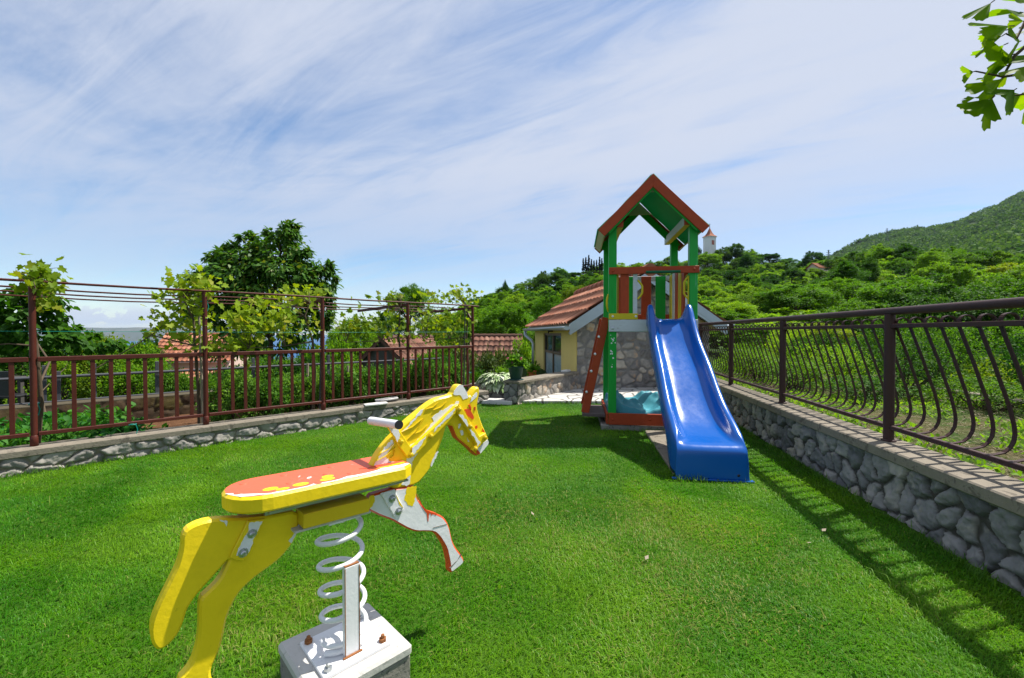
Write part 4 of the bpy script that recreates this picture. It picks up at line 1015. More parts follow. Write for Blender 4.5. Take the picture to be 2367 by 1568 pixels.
# ================================================================== CHURCH, PYLONS
cd = 170.0; c = at(1640, 585, cd); cz = c.z - 8; W2 = 1.62
ch = thing('church_tower', 'white church tower with pointed red spire on the wooded hill', 'church', (c.x, c.y, cz))
a_ = .42; ca = Vector((math.cos(a_), math.sin(a_), 0)); cb = Vector((-math.sin(a_), math.cos(a_), 0)); top = at(1640, 549, cd).z
b = MB(); b.boxa(Vector((c.x, c.y, (cz+top)/2)), (ca, cb, ZZ), (W2, W2, (top-cz)/2)); b.build('tower_wall', M['whitewall'], ch)
b = MB(); b.boxa(Vector((c.x, c.y, top)), (ca, cb, ZZ), (W2+.2, W2+.2, .15)); b.build('cornice', M['whitewall'], ch)
b = MB(); cx = Vector((c.x, c.y, top+.15)); tip = at(1640, 527, cd).z
lv = [(W2+.35, 0), (W2*.72, .7), (W2*.45, 1.5), (.06, tip-top-.15)]; vs = []
for r, z in lv: vs += [cx + (ca*sx + cb*sy)*r + ZZ*z for sx, sy in ((-1,-1),(1,-1),(1,1),(-1,1))]
b.add(vs, [(i*4+j, i*4+(j+1) % 4, (i+1)*4+(j+1) % 4, (i+1)*4+j) for i in range(3) for j in range(4)] + [(3,2,1,0)]); b.build('spire', M['tile'], ch)
b = MB(); t_ = cx + ZZ*(tip-top); b.lathe(t_, [(.02, -.1), (.22, .1), (.02, .35)], 8); b.bar(t_ + ZZ*.3, t_ + ZZ*1.5, .1, .1, up=(1, 0, 0)); b.bar(t_ + ZZ*1.05 - ca*.35, t_ + ZZ*1.05 + ca*.35, .1, .1); b.build('cross', M['dark_metal'], ch)
for n_, s_ in ((-cb, ca), (ca, cb)):
    for k in (-1, 1):
        b = MB(); b.boxa(Vector((c.x, c.y, top-2.3)) + n_*(W2+.01) + s_*(.36*k), (s_, n_, ZZ), (.27, .03, .85)); b.build('belfry_window', M['red_wood'], ch)
b = MB(); q = c - ca*6.5 + cb*3; cz -= 7; b.boxa(Vector((q.x, q.y, cz+4.6)), (ca, cb, ZZ), (3.5, 3, 4.6)); b.prism([Vector((q.x, q.y, cz+9.2)) + ca*4.5*0 - ca*4.5 + cb*3.2*k - ZZ*0 for k in (-1, 1)] + [Vector((q.x, q.y, cz+11.2)) - ca*4.5], ca*9); b.build('nave', M['whitewall'], ch)
for px, pyb, pyt, D_, lab in ((1915, 606, 578, 480, 'grey lattice power pylon low on the saddle of the hills'), (2050, 552, 528, 700, 'grey lattice power pylon on the mountain ridge')):
    p = at(px, pyb+6, D_); tp_ = at(px, pyt, D_).z; H_ = tp_-p.z; py_ = thing('power_pylon', lab, 'pylon', p); b = MB()
    for k in range(4):
        x, y = (1, 1, -1, -1)[k], (1, -1, 1, -1)[k]; b.bar(p + Vector((x*H_*.1, y*H_*.1, -4)), p + Vector((x*.15, y*.15, H_)), .28, .28)
    for k in range(6): z_ = H_*k/6; r = H_*.1*(1-k/6)+.15; b.bar(p + Vector((-r, -r, z_)), p + Vector((r*.8, -r*.8, z_+H_/6)), .2, .2)
    b.build('lattice_mast', M['grey_metal'], py_); b = MB()
    for z_, w_ in ((.68, .2), (.82, .16), (.94, .11)): b.bar(p + Vector((-H_*w_, 0, H_*z_)), p + Vector((H_*w_, 0, H_*z_)), .35, .35)
    b.build('cross_arm', M['grey_metal'], py_)
# ================================================================== TERRAIN
SKY_PX = [900, 1080, 1170, 1280, 1340, 1440, 1560, 1640, 1700, 1760, 1830, 1880, 1950, 2050, 2200, 2367, 2700]
SKY_E  = [ 20,   66,  106,  134,  146,  157,  162,  176,  184,  186,  172,  164,  176,  188,  186,  172,  150]
SKY_D  = [110,  125,  140,  150,  155,  160,  165,  172,  172,  170,  165,  150,  120,   90,   75,   65,   60]
MT_PX = [1500, 1850, 1930, 2000, 2100, 2150, 2200, 2300, 2367, 2600, 3000]
MT_E  = [  60,  158,  178,  212,  243,  249,  258,  298,  329,  420,  450]
def qp(x, y): return (-(x - L0.x)*LN.x - (y - L0.y)*LN.y), ((x - RA.x)*RD.y - (y - RA.y)*RD.x)
def terr(x, y):
    x = np.asarray(x, float); y = np.asarray(y, float)
    q, p = qp(x, y)
    fL = np.interp(q, [1.9, 2.2, 4, 8, 20, 60, 300, 1500, 8000], [0, .42, .38, -.6, -3.2, -8.7, -35, -126, -140])
    fR = np.interp(p, [3.2, 5, 10, 20, 60], [0, -.4, -1.6, -2.4, -3])
    base = -.28 + fL + fR
    yy = np.maximum(y, 1e-3); px = np.where(y > 1, CX + FPX*x/yy, np.where(x > 0, 5000, -5000)); D = y
    wH = sstep(960, 1130, px)
    base = base*(1-wH) + np.maximum(base, -6)*wH
    Dr = np.interp(px, SKY_PX, SKY_D); e = np.interp(px, SKY_PX, SKY_E)
    rid = CAMZ + e*Dr/FPX - 5.6
    t = np.clip((D-20)/(Dr-20), 0, 1); t = t**1.1
    hill = base + (rid-base)*t
    me_ = np.interp(px, MT_PX, MT_E); mt = CAMZ + me_*950/FPX - 4
    tm = np.clip((D-Dr*1.15)/(950-Dr*1.15), 0, 1)
    far = rid - 4*sstep(0, 1, (D-Dr)/60) + (mt-rid)*tm**1.15
    hill = np.where(D > Dr, far - np.clip(D-950, 0, 1e9)*.25, hill)
    hill = np.maximum(hill, -140)
    z = base*(1-wH) + hill*wH
    z = z + wH*(fbm(x*.006, y*.006, 0, 8, 4)-.47)*60*np.clip((D-250)/500, 0, 1)
    z = z + (fbm(x*.09, y*.09, 0, 4, 3)-.47)*np.clip((np.hypot(x, y)-12)/40, 0, 1)*1.6
    return z
az = np.concatenate([np.arange(-180, -56, 4), np.arange(-56, 66, .6), np.arange(66, 180, 4)])*math.pi/180
rad = np.concatenate([[.01], np.geomspace(1.0, 22000, 190)])
A_, R_ = np.meshgrid(az, rad, indexing='ij'); gx, gy = R_*np.sin(A_), R_*np.cos(A_); gz = terr(gx, gy)
na, nr = A_.shape; i, j = np.meshgrid(np.arange(na), np.arange(nr-1), indexing='ij'); i2 = (i+1) % na
Fc = np.stack([i*nr+j, i*nr+j+1, i2*nr+j+1, i2*nr+j], -1).reshape(-1, 4)[:, ::-1]
m, nt, out = newmat('wooded_ground')
n1 = noise(nt, .35, 6, .65); n2 = noise(nt, 6, 5, .6)
cc = ramp(nt, n1, [(.35, (.022, .045, .010)), (.55, (.045, .085, .018)), (.72, (.085, .085, .04))]); cc = mix(nt, n2, mix(nt, 1, cc, (.6, .6, .6), 'MULTIPLY'), cc)
finish(nt, out, cc, .95, .1, 0, n2, .8, .05)
tag(link('ground', mesh_np('ground', np.stack([gx, gy, gz], -1).reshape(-1, 3), Fc, m, True)), kind='structure')
# lawn
lawn_pts = [LQ(-2.9, -.06), LQ(4.85, -.06), Vector((-.74, 7.04, 0)), Vector((.0, 6.90, 0)), Vector((.16, 7.02, 0)), Vector((3.1, 7.0, 0)), RF + RD*7.2 - RN*.05, RF - RD*1.0 - RN*.05, Vector((-4.5, -1.0, 0))]
m, nt, out = newmat('lawn_soil'); n1 = noise(nt, 3, 6, .65); n2 = noise(nt, 60, 4, .6)
cc = ramp(nt, n1, [(.3, (.045, .120, .010)), (.6, (.065, .145, .012)), (.8, (.10, .13, .025))]); cc = mix(nt, n2, mix(nt, 1, cc, (.5, .5, .45), 'MULTIPLY'), cc)
finish(nt, out, cc, .95, .1, 0, n2, .8, .01)
b = MB(); b.add([(p.x, p.y, 0) for p in lawn_pts], [list(range(len(lawn_pts)))[::-1]]); o = b.build('lawn', m, None, (0, 0, 0)); tag(o, kind='structure')
# soil bed (left) and terrace (right)
def strip(name, fn, e0, e1, q0, q1, n, k, z, amp, m, seed):
    e, q = np.meshgrid(np.linspace(e0, e1, n), np.linspace(q0, q1, k), indexing='ij')
    P = fn(e, q); zz = z + amp*(fbm(P[0]*4, P[1]*4, 0, seed, 4)-.47)*2
    i, j = np.meshgrid(np.arange(n-1), np.arange(k-1), indexing='ij'); a = (i*k+j).ravel()
    V = np.stack([P[0], P[1], zz], -1).reshape(-1, 3); Fq = np.stack([a, a+k, a+k+1, a+1], -1)
    if (Vector(V[k]) - Vector(V[0])).cross(Vector(V[1]) - Vector(V[0])).z < 0: Fq = Fq[:, ::-1]
    return tag(link(name, mesh_np(name, V, Fq, m, True)), kind='structure')
m, nt, out = newmat('bare_soil'); n1 = noise(nt, 14, 7, .7); n2 = noise(nt, 70, 5, .65)
cc = ramp(nt, n1, [(.3, (.10, .048, .022)), (.6, (.19, .095, .048)), (.85, (.27, .16, .09))]); cc = mix(nt, n2, mix(nt, 1, cc, (.6, .6, .6), 'MULTIPLY'), cc)
finish(nt, out, cc, .95, .1, 0, n2, 1, .02)
strip('soil_bed', lambda e, q: (L0.x + LD.x*e - LN.x*q, L0.y + LD.y*e - LN.y*q), -4.5, 8, .08, 2.12, 200, 34, .0, .025, m, 3)
m, nt, out = newmat('dry_terrace'); n1 = noise(nt, 2.2, 6, .7); n2 = noise(nt, 55, 5, .7); n3 = noise(nt, 18, 5, .7)
cc = ramp(nt, n1, [(.34, (.20, .15, .09)), (.46, (.14, .135, .055)), (.56, (.06, .12, .02))]); cc = mix(nt, n2, mix(nt, 1, cc, (.45, .45, .45), 'MULTIPLY'), mix(nt, 1, cc, (1.25, 1.2, 1.15), 'MULTIPLY')); cc = mix(nt, n3, mix(nt, .5, cc, (.05, .07, .02)), cc)
finish(nt, out, cc, .95, .1, 0, n2, 1, .03)
strip('terrace', lambda e, q: (RA.x + RD.x*e - RN.x*q, RA.y + RD.y*e - RN.y*q), -4, 7, .03, 4.6, 150, 60, .25, .03, m, 9)
sea_m, nt, out = newmat('sea_water'); n1 = noise(nt, .02, 4, .6, mapped(nt, (1, 1, 1)))
finish(nt, out, (.010, .075, .19), .6, .15, 0, n1, .2, 2)
b = MB(); b.add([(-26000, 900, -128), (2500, 900, -128), (2500, 24000, -128), (-26000, 24000, -128)], [(0, 1, 2, 3)]); tag(b.build('sea', sea_m, None, (0, 0, 0)), kind='structure')
# islands across the water
m, nt, out = newmat('far_hills'); finish(nt, out, ramp(nt, noise(nt, .002, 5, .6), [(.3, (.035, .055, .03)), (.7, (.10, .10, .08))]), .95, .1)
n = 90; pxs = np.linspace(-500, 620, n); rows = []
for k, (dz, f) in enumerate(((0, 0), (600, .55), (1500, 1), (3000, 0))):
    Dd = 6500 + dz*.5; e = (4 + 11*np.clip(fbm(pxs/160, pxs*0, 0, 12, 4)*1.7-.45, 0, 1))*f
    rows.append(np.stack([(pxs-CX)/FPX*Dd, np.full(n, Dd), -130 + (131 + e*Dd/FPX)*(f if k else 0)], -1))
V = np.concatenate(rows); Fc = np.array([(k*n+i, k*n+i+1, (k+1)*n+i+1, (k+1)*n+i) for k in range(3) for i in range(n-1)])
tag(link('distant_hills', mesh_np('distant_hills', V, Fc, m, True)), kind='structure')

# ================================================================== LEAF GEOMETRY
def unit(a): return a/np.maximum(np.linalg.norm(a, axis=-1, keepdims=True), 1e-9)
T_LEAF = (np.array([(0, 0, 0), (.42, -.5, .10), (1, 0, -.06), (.42, .5, .10)], float), np.array([(0, 1, 2, 3)]))
T_LONG = (np.array([(0, 0, 0), (.35, -.5, .08), (.75, -.32, .0), (1, 0, -.14), (.75, .32, .0), (.35, .5, .08)], float), np.array([(0, 1, 4, 5), (1, 2, 3, 4)]))
_g = [(0, 0), (-.18, -.28), (.08, -.55), (.30, -.34), (.62, -.46), (.60, -.20), (1, 0), (.60, .20), (.62, .46), (.30, .34), (.08, .55), (-.18, .28)]
T_GRAPE = (np.array([(x, y, .10*abs(y)*2 - .12*max(0, x-.5)) for x, y in _g] + [(.28, 0, 0)], float),
           np.array([(12, i, (i+1) % 12) for i in range(12)]))
T_HEART = (np.array([(0, 0, 0), (-.06, -.3, .05), (.25, -.48, .08), (.65, -.3, .03), (1, 0, -.1), (.65, .3, .03), (.25, .48, .08), (-.06, .3, .05)], float),
           np.array([(0, 1, 2, 3), (0, 3, 4, 5), (0, 5, 6, 7)]))
def scatter(tpl, P, U, N, L, W):
    tv, tf = tpl; U = unit(U); S = unit(np.cross(N, U)); N = np.cross(U, S); n = len(P)
    L = np.broadcast_to(L, n)[:, None, None]; W = np.broadcast_to(W, n)[:, None, None]
    V = P[:, None] + U[:, None]*tv[None, :, 0:1]*L + S[:, None]*tv[None, :, 1:2]*W + N[:, None]*tv[None, :, 2:3]*L
    Fc = tf[None] + (np.arange(n)*len(tv))[:, None, None]
    return V.reshape(-1, 3), Fc.reshape(-1, tf.shape[1])
def rdir(g, n): return unit(g.normal(size=(n, 3)))
def crown(seed, blobs, per, L, W, tpl=T_LEAF, cr=.3, droop=.15, shell=.62, flat=.7, jit=.25, stray=.06):
    """blobs: (cx,cy,cz, rx,ry,rz, nclumps). Leaves gather in clumps near the surface of each blob."""
    g = np.random.default_rng(seed); Ps, Us, Ns, C = [], [], [], []
    for cx, cy, cz, rx, ry, rz, k in blobs:
        d = rdir(g, k); d[:, 2] = np.where((d[:, 2] < -.35) & (g.random(k) < .6), -d[:, 2], d[:, 2])
        r = shell + (1-shell)*g.random(k)**.6; r *= 1 + jit*(g.random(k)-.5)
        c = np.array([cx, cy, cz]) + d*r[:, None]*np.array([rx, ry, rz]); C.append(c)
        s = cr*(.6+.8*g.random(k))*(rx+rz)/2
        n = per
        o = rdir(g, k*n)*(g.random(k*n)**.45)[:, None]
        o *= np.repeat(s, n)[:, None]*np.array([1, 1, flat]); far = g.random(k*n) < stray; o[far] *= 1.6
        P = np.repeat(c, n, 0) + o
        rad_ = unit(P - np.array([cx, cy, cz-rz*.3])); U = unit(rad_*.7 + unit(o + 1e-6)*.5 + rdir(g, k*n)*.8 + np.array([0, 0, -droop*2]))
        N = unit(rad_*.5 + rdir(g, k*n)*.7 + np.array([0, 0, .75]))
        Ps.append(P); Us.append(U); Ns.append(N)
    P, U, N = np.concatenate(Ps), np.concatenate(Us), np.concatenate(Ns); n = len(P)
    V, Fc = scatter(tpl, P, U, N, L*(.65+.7*g.random(n)), W*(.7+.6*g.random(n)))
    return V, Fc, np.concatenate(C)
def trunk_builder(b, base, top, r, limbs, seed, mi=0, wob=.06):
    rr_ = random.Random(seed); base, top = Vector(base), Vector(top); H_ = (top-base).length; pts = []
    for i in range(7):
        t = i/6; pts.append(base.lerp(top, t) + Vector((rr_.uniform(-1, 1), rr_.uniform(-1, 1), 0))*wob*H_*(.3 if i in (0,) else 1)*.5)
    b.tube(pts, [r*(1.25 if i == 0 else 1)*(1-.72*i/6) for i in range(7)], 8, mi)
    for c in limbs:
        c = Vector(c); t = min(.9, max(.25, (c.z-base.z)/max(.1, H_)*.7)); k = t*6; i0 = min(5, int(k)); s = pts[i0].lerp(pts[i0+1], k-i0)
        mid = s.lerp(c, .55) + Vector((0, 0, -.06*(c-s).length)); b.tube([s, mid, c], [r*.45*(1-.5*t), r*.26*(1-.4*t), r*.06], 6, mi)
def plant(name, label, cat, base, V, Fc, leaf, C=None, tr=None, group=None, seed=0, nl=9, top=None, crownname='crown', trunkname='trunk', barkm=None):
    base = Vector(base); t = thing(name, label, cat, base, group)
    link(crownname, mesh_np(crownname, V - np.array(base), Fc, leaf), t)
    if tr:
        b = MB(); idx = np.random.default_rng(seed).permutation(len(C))[:nl]; cm = C.mean(0)
        trunk_builder(b, base - ZZ*.05, top or (cm[0], cm[1], C[:, 2].max()*.55 + cm[2]*.45), tr, [C[i]*.92 + cm*.08 for i in idx], seed)
        b.build(trunkname, barkm or M['bark'], t)
    return t
LF = {
 'dark':  leafmat('dark_leaves', (.022, .080, .010), (.060, .170, .016), (.11, .23, .03), .40, .6),
 'cherry': leafmat('cherry_leaves', (.028, .105, .012), (.070, .195, .018), (.14, .16, .025), .40, .35),
 'mid':   leafmat('mid_green_leaves', (.055, .155, .010), (.115, .260, .016), (.18, .32, .03), .48),
 'bright': leafmat('bright_leaves', (.090, .225, .012), (.170, .345, .018), (.26, .40, .03), .52),
 'yellow': leafmat('yellow_green_leaves', (.14, .23, .010), (.25, .35, .020), (.34, .36, .04), .50),
 'vine':  leafmat('grape_leaves', (.20, .32, .012), (.34, .46, .02), (.46, .42, .05), .5, .45, tint=(1.3, 1.2, .35)),
 'olive': leafmat('dull_olive_leaves', (.045, .085, .018), (.09, .14, .03), (.13, .17, .05), .3),
 'far':   leafmat('far_wood_leaves', (.028, .085, .024), (.085, .185, .030), (.12, .21, .045), .35, .7, nscale=.012),
 'rasp':  leafmat('raspberry_leaves', (.05, .16, .018), (.11, .27, .03), (.20, .36, .07), .42),
 'potato': leafmat('potato_leaves', (.030, .15, .018), (.065, .25, .028), (.10, .30, .05), .4),
 'ginkgo': leafmat('ginkgo_leaves', (.20, .35, .008), (.33, .50, .012), (.48, .58, .03), .78, .4, tint=(1.3, 1.25, .2)),
 'conifer': leafmat('cypress_needles', (.006, .018, .009), (.012, .030, .014), None, .1),
}
# ---- big cherry tree
def W3(px, py, D): return np.array(at(px, py, D))
D0 = 13.0; k = D0/FPX
bl = []
for px, py, rx, rz, n in ((625, 672, 128, 82, 60), (500, 690, 70, 60, 34), (560, 630, 70, 55, 30), (640, 590, 60, 62, 30), (655, 542, 34, 32, 13), (722, 655, 44, 50, 20), (745, 690, 26, 30, 8), (700, 600, 20, 22, 6), (455, 665, 26, 22, 7), (540, 585, 22, 20, 6), (600, 770, 120, 60, 40), (470, 740, 40, 40, 14), (760, 640, 14, 40, 6), (575, 560, 18, 22, 6), (510, 610, 30, 30, 10), (735, 740, 34, 45, 12), (640, 690, 90, 60, 30)):
    c = W3(px, py, D0); bl.append((c[0], c[1], c[2], rx*k, rx*k*.9, rz*k, n))
V, Fc, C = crown(101, bl, 54, .165, .080, T_LONG, cr=.29, droop=.5, shell=.55, stray=.1)
bs = W3(622, 850, D0); bs[2] = float(terr(bs[0], bs[1]))
plant('cherry_tree', 'large dark green cherry tree rising above the trellis bars', 'tree', bs, V, Fc, LF['cherry'], C, .10, seed=3, nl=16, top=tuple(W3(640, 560, D0)))
# ---- dark leafy plant behind the first post
bl = []; D0 = 6.0; k = D0/FPX
for px, py, rx, rz, n in ((30, 720, 60, 60, 22), (95, 755, 55, 60, 20), (10, 800, 70, 40, 16), (100, 700, 32, 40, 9), (130, 790, 50, 40, 12), (-60, 760, 70, 80, 20), (210, 790, 60, 26, 12)):
    c = W3(px, py, D0+ (.5 if px > 150 else 0)); bl.append((c[0], c[1], c[2], rx*k, rx*k*.8, rz*k, n))
V, Fc, C = crown(102, bl, 26, .085, .075, T_HEART, cr=.42, droop=.6)
bs = np.array(LQ(.1, 1.55, 0.0)); plant('fruit_tree', 'dark heart-leaved climbing fruit tree behind the first tall post', 'tree', bs, V, Fc, LF['mid'], C, .018, seed=4, nl=1, top=tuple(W3(60, 690, D0)))

# ---- grape vines on the fence
def fpt(px, py, q):
    a, _ = ray(px, py); P0 = LQ(0, q); e = (a*P0.y - P0.x)/(LD.x - a*LD.y); P = LQ(e, q); return np.array(at(px, py, P.y))
VINES = [
 ('young yellow-green grape vine climbing the first tall post', 85, 0.10, [(100, 645, 34, 26, 34, .12), (118, 690, 16, 22, 10, .15), (80, 640, 22, 18, 14, .2)], [(82, 1010), (92, 930), (84, 800), (70, 700), (78, 655)], [((84, 800), (20, 795), (-40, 800))]),
 ('grape vine with a long bent cane at the second tall post', 458, .14, [(440, 665, 42, 24, 46, .2), (400, 715, 34, 36, 30, .25), (362, 755, 18, 26, 12, .2), (430, 760, 36, 30, 26, .3), (470, 800, 26, 16, 12, .2), (468, 710, 14, 40, 10, .1)], [(462, 985), (458, 900), (450, 800), (446, 740), (425, 690)], [((448, 775), (350, 775), (285, 815), (205, 862))]),
 ('grape vine with hanging leaves between second and third posts', 728, .14, [(560, 770, 36, 36, 42, .2), (600, 745, 46, 26, 46, .2), (650, 740, 30, 28, 30, .2), (545, 735, 20, 16, 12, .2), (690, 682, 46, 14, 40, .6), (650, 690, 40, 10, 18, .9), (728, 745, 12, 40, 12, .1), (700, 690, 30, 10, 12, .4), (530, 800, 30, 16, 12, .2), (580, 700, 16, 12, 8, .3)], [(722, 945), (728, 860), (722, 790), (705, 730), (716, 700)], [((722, 800), (660, 800), (575, 805))]),
 ('grape vine spreading left of the fourth post', 930, .14, [(880, 752, 44, 20, 44, .2), (830, 745, 30, 20, 22, .2), (800, 760, 24, 14, 12, .25), (915, 735, 18, 34, 18, .1), (905, 688, 30, 10, 18, .4), (940, 770, 16, 22, 10, .1)], [(928, 935), (930, 850), (922, 780), (926, 720), (928, 700)], [((926, 800), (880, 788), (800, 792))]),
 ('grape vine at the end post nearest the patio', 1082, .12, [(1030, 740, 42, 20, 50, .2), (985, 745, 24, 20, 22, .25), (1010, 775, 20, 22, 16, .2), (1040, 795, 16, 18, 8, .2), (1065, 682, 28, 16, 34, .3), (1010, 690, 28, 10, 16, .6), (985, 680, 20, 10, 8, .8), (1085, 745, 8, 30, 8, .1)], [(1080, 900), (1083, 850), (1078, 780), (1082, 710)], [((1078, 790), (1040, 783), (985, 785))]),
]
for vi, (lab, bx, q, blobs_, stem, canes) in enumerate(VINES):
    g = np.random.default_rng(200+vi); P = []; 
    for px, py, rx, ry, n, qq in blobs_:
        n = int(n*2.7)
        for _ in range(n):
            u, v = g.normal(size=2)*.80; P.append(fpt(px+u*rx, py+v*ry, qq + g.normal()*.10))
    P = np.array(P); n = len(P)
    U = unit(rdir(g, n)*.8 + np.array([LD.x*.2, LD.y*.2, -.55])); N = unit(rdir(g, n)*.6 + np.array([LN.x*.5, LN.y*.5, .7]))
    V, Fc = scatter(T_GRAPE, P, U, N, (.040+.040*g.random(n)), (.046+.043*g.random(n)))
    bs = Vector(fpt(*stem[0], q)); bs.z = .0
    t = thing('grape_vine', lab, 'vine', bs, 'grape vines along the left railing'); link('foliage', mesh_np('foliage', V - np.array(bs), Fc, LF['vine']), t)
    b = MB(); b.tube([bs] + [Vector(fpt(px, py, q)) + Vector((g.normal()*.006, g.normal()*.006, 0)) for px, py in stem[1:]], [.020, .017, .014, .011, .008, .006][:len(stem)], 7)
    for cn in canes: b.tube([Vector(fpt(px, py, q)) for px, py in (stem[2],) + tuple(cn[1:])], [.010]+[.006]*(len(cn)-1), 6)
    wood = [Vector(fpt(px, py, q)) for px, py in stem[1:]] + [Vector(fpt(px, py, q)) for cn in canes for px, py in cn[1:]]
    for i in g.permutation(n)[:22]:
        c = Vector(P[i]); s0 = min(wood, key=lambda w_: (w_-c).length); md_ = s0.lerp(c, .55) + Vector((g.normal()*.02, g.normal()*.02, .05)); b.tube([s0, md_, c], [.0045, .0032, .0018], 5)
    b.build('stem', M['bark'], t)
for px, pyb, pyt, lab in ((470, 985, 688, 'tall pale bamboo stake tied beside the second post'), (738, 945, 720, 'thin grey stake tied beside the third post'), (1071, 900, 700, 'thin dark stake tied beside the end post')):
    a, c = Vector(fpt(px, pyb, .10)), Vector(fpt(px-12 if px < 600 else px+4, pyt, .10)); a.z = .0; b = MB(); b.tube([a, a.lerp(c, .5) + Vector((.006, 0, 0)), c], [.013, .012, .010], 8)
    tag(b.build('vine_stake', M['bark_pale'] if px < 600 else M['darkwood'], None, a), lab, 'stake')

# ---- small plant variants shared by many copies
def unit_bush(seed, leaf, L=.085, W=.06, n=46, per=44, tpl=T_LEAF, flat=.8, rz=.9):
    V, Fc, C = crown(seed, [(0, 0, rz*.55, .85, .85, rz*.62, n), (.3, .1, rz*.8, .5, .5, rz*.45, n//3), (-.35, -.1, rz*.7, .45, .5, rz*.4, n//3)], per, L, W, tpl, cr=.34, flat=flat, shell=.45, stray=.1)
    V[:, 2] = np.maximum(V[:, 2], .0)
    b = MB(); g = random.Random(seed)
    for i in g.sample(range(len(C)), 14): b.tube([Vector((0, 0, -.1)), Vector(C[i])*.5, Vector(C[i])], [.03, .018, .006], 5)
    return mesh_np('foliage', V, Fc, leaf), b
_bush = {}
def bush(name, label, cat, px, py_top, D, rx_px, rz_px, kind, seed=0, group=None, base_z=None, L=.085):
    """rx_px half width, rz_px full height in photo units at depth D"""
    key = (kind, seed % 3, L)
    if key not in _bush:
        me, b = unit_bush(hash(key[1:]) % 1000 + seed, LF[kind], L, L*.68); _bush[key] = [me, b, None]
    me, b, st_ = _bush[key]
    p = at(px, py_top, D); r = rx_px*D/FPX; h_ = rz_px*D/FPX
    base = Vector((p.x, p.y, p.z - h_)) if base_z is None else Vector((p.x, p.y, base_z)); h_ = p.z - base.z
    t = thing(name, label, cat, base, group); t.scale = (r/.95, r/.95, max(.1, h_)/1.18); t.rotation_euler.z = seed*1.7
    link('foliage', me, t)
    if st_ is None: o = b.build('stems', M['bark'], None); o.parent = t; _bush[key][2] = o.data
    else: link('stems', st_, t)
    return t
# raspberry rows
i = 0
for q, e0, e1, st_ in ((.75, 1.55, 5.0, .42), (1.45, 1.9, 5.6, .5)):
    e = e0
    while e < e1:
        p = LQ(e, q + rng.normal()*.06); hh = .50 + .12*rng.random() + .03*(e-2)
        t = bush('raspberry_bush', 'leafy green raspberry bush in the row behind the left railing', 'bush', 0, 0, 1, 1, 1, 'rasp', i, 'raspberry bushes in the garden bed', L=.115)
        t.location = p; t.scale = (.30, .30, hh/1.18); i += 1; e += st_*(.8+.4*rng.random())
# leafy bed plants (potatoes)
g = np.random.default_rng(55); n = 170; P = g.normal(size=(n, 3))*np.array([.09, .09, .05]) + np.array([0, 0, .13]); P[:, 2] = np.abs(P[:, 2])
V, Fc = scatter(T_HEART, P, unit(rdir(g, n) + np.array([0, 0, .0])), unit(rdir(g, n)*.4 + np.array([0, 0, 1])), .045+.03*g.random(n), .032+.018*g.random(n)); 
b = MB(); [b.tube([Vector((0, 0, -.02)), Vector(p_)*.6 + ZZ*.02, Vector(p_)], [.004, .003, .002], 4, caps=False) for p_ in P[::4]]
q_ = [f for f in b.f if len(f) == 4]; pot_me = mesh_np('foliage', np.concatenate([V, np.array(b.v)]), np.concatenate([Fc.reshape(-1, Fc.shape[1]), np.array(q_)+len(V)]), LF['potato'])
i = 0
for q in (.32, .72, 1.12, 1.5):
    e = -1.9
    while e < (.75 if q < 1 else .45):
        p = LQ(e + rng.normal()*.04, q + rng.normal()*.04, .0); o = link('bed_plant', pot_me, None, p); o.rotation_euler.z = rng.random()*6.3; o.scale = (.9+.4*rng.random(),)*2 + (.8+.5*rng.random(),)
        tag(o, 'low dark green leafy plant in the bed behind the left railing', 'plant', 'low leafy plants in the soil bed'); e += .23
# shrubs of the left garden: (px, top, D, rx, height, kind, label)
SH = [
 (170, 772, 7.6, 70, 90, 'mid', None), (250, 778, 8.0, 70, 90, 'yellow', None), (320, 785, 7.8, 62, 90, 'bright', None), (375, 850, 8.2, 50, 60, 'mid', None), (450, 872, 8.6, 50, 50, 'bright', None),
 (60, 800, 8.5, 90, 90, 'dark', None), (-30, 790, 9, 90, 120, 'mid', None), (130, 830, 7.2, 50, 60, 'bright', None), (300, 840, 7.2, 60, 60, 'bright', None), (395, 850, 7.0, 50, 55, 'mid', None), (230, 850, 7.4, 50, 50, 'yellow', None),
 (520, 845, 10, 60, 70, 'dark', None), (590, 840, 9.5, 70, 80, 'mid', None), (660, 830, 10, 70, 90, 'dark', None), (730, 800, 11, 60, 110, 'mid', None), (775, 780, 12, 50, 120, 'bright', None),
 (800, 850, 9.5, 40, 50, 'mid', None), (890, 868, 10, 40, 30, 'bright', None), (1010, 800, 11.5, 62, 100, 'mid', None), (1060, 790, 13, 60, 110, 'olive', None), (1010, 830, 10.5, 40, 80, 'dark', None), (1040, 850, 8.6, 60, 60, 'mid', None), (980, 865, 8.0, 50, 50, 'rasp', None),
 (1120, 815, 10.5, 50, 90, 'olive', None), (1170, 800, 12, 46, 100, 'olive', None), (1100, 850, 8.9, 46, 60, 'mid', None), (1160, 845, 9.2, 40, 60, 'bright', None), (1215, 830, 12.5, 40, 70, 'bright', None), (1210, 790, 16, 40, 80, 'bright', None),
 (770, 830, 9, 60, 70, 'rasp', None), (460, 870, 8, 50, 50, 'mid', None), (550, 880, 7.6, 50, 40, 'rasp', None), (1085, 880, 7.9, 34, 36, 'rasp', None),
]
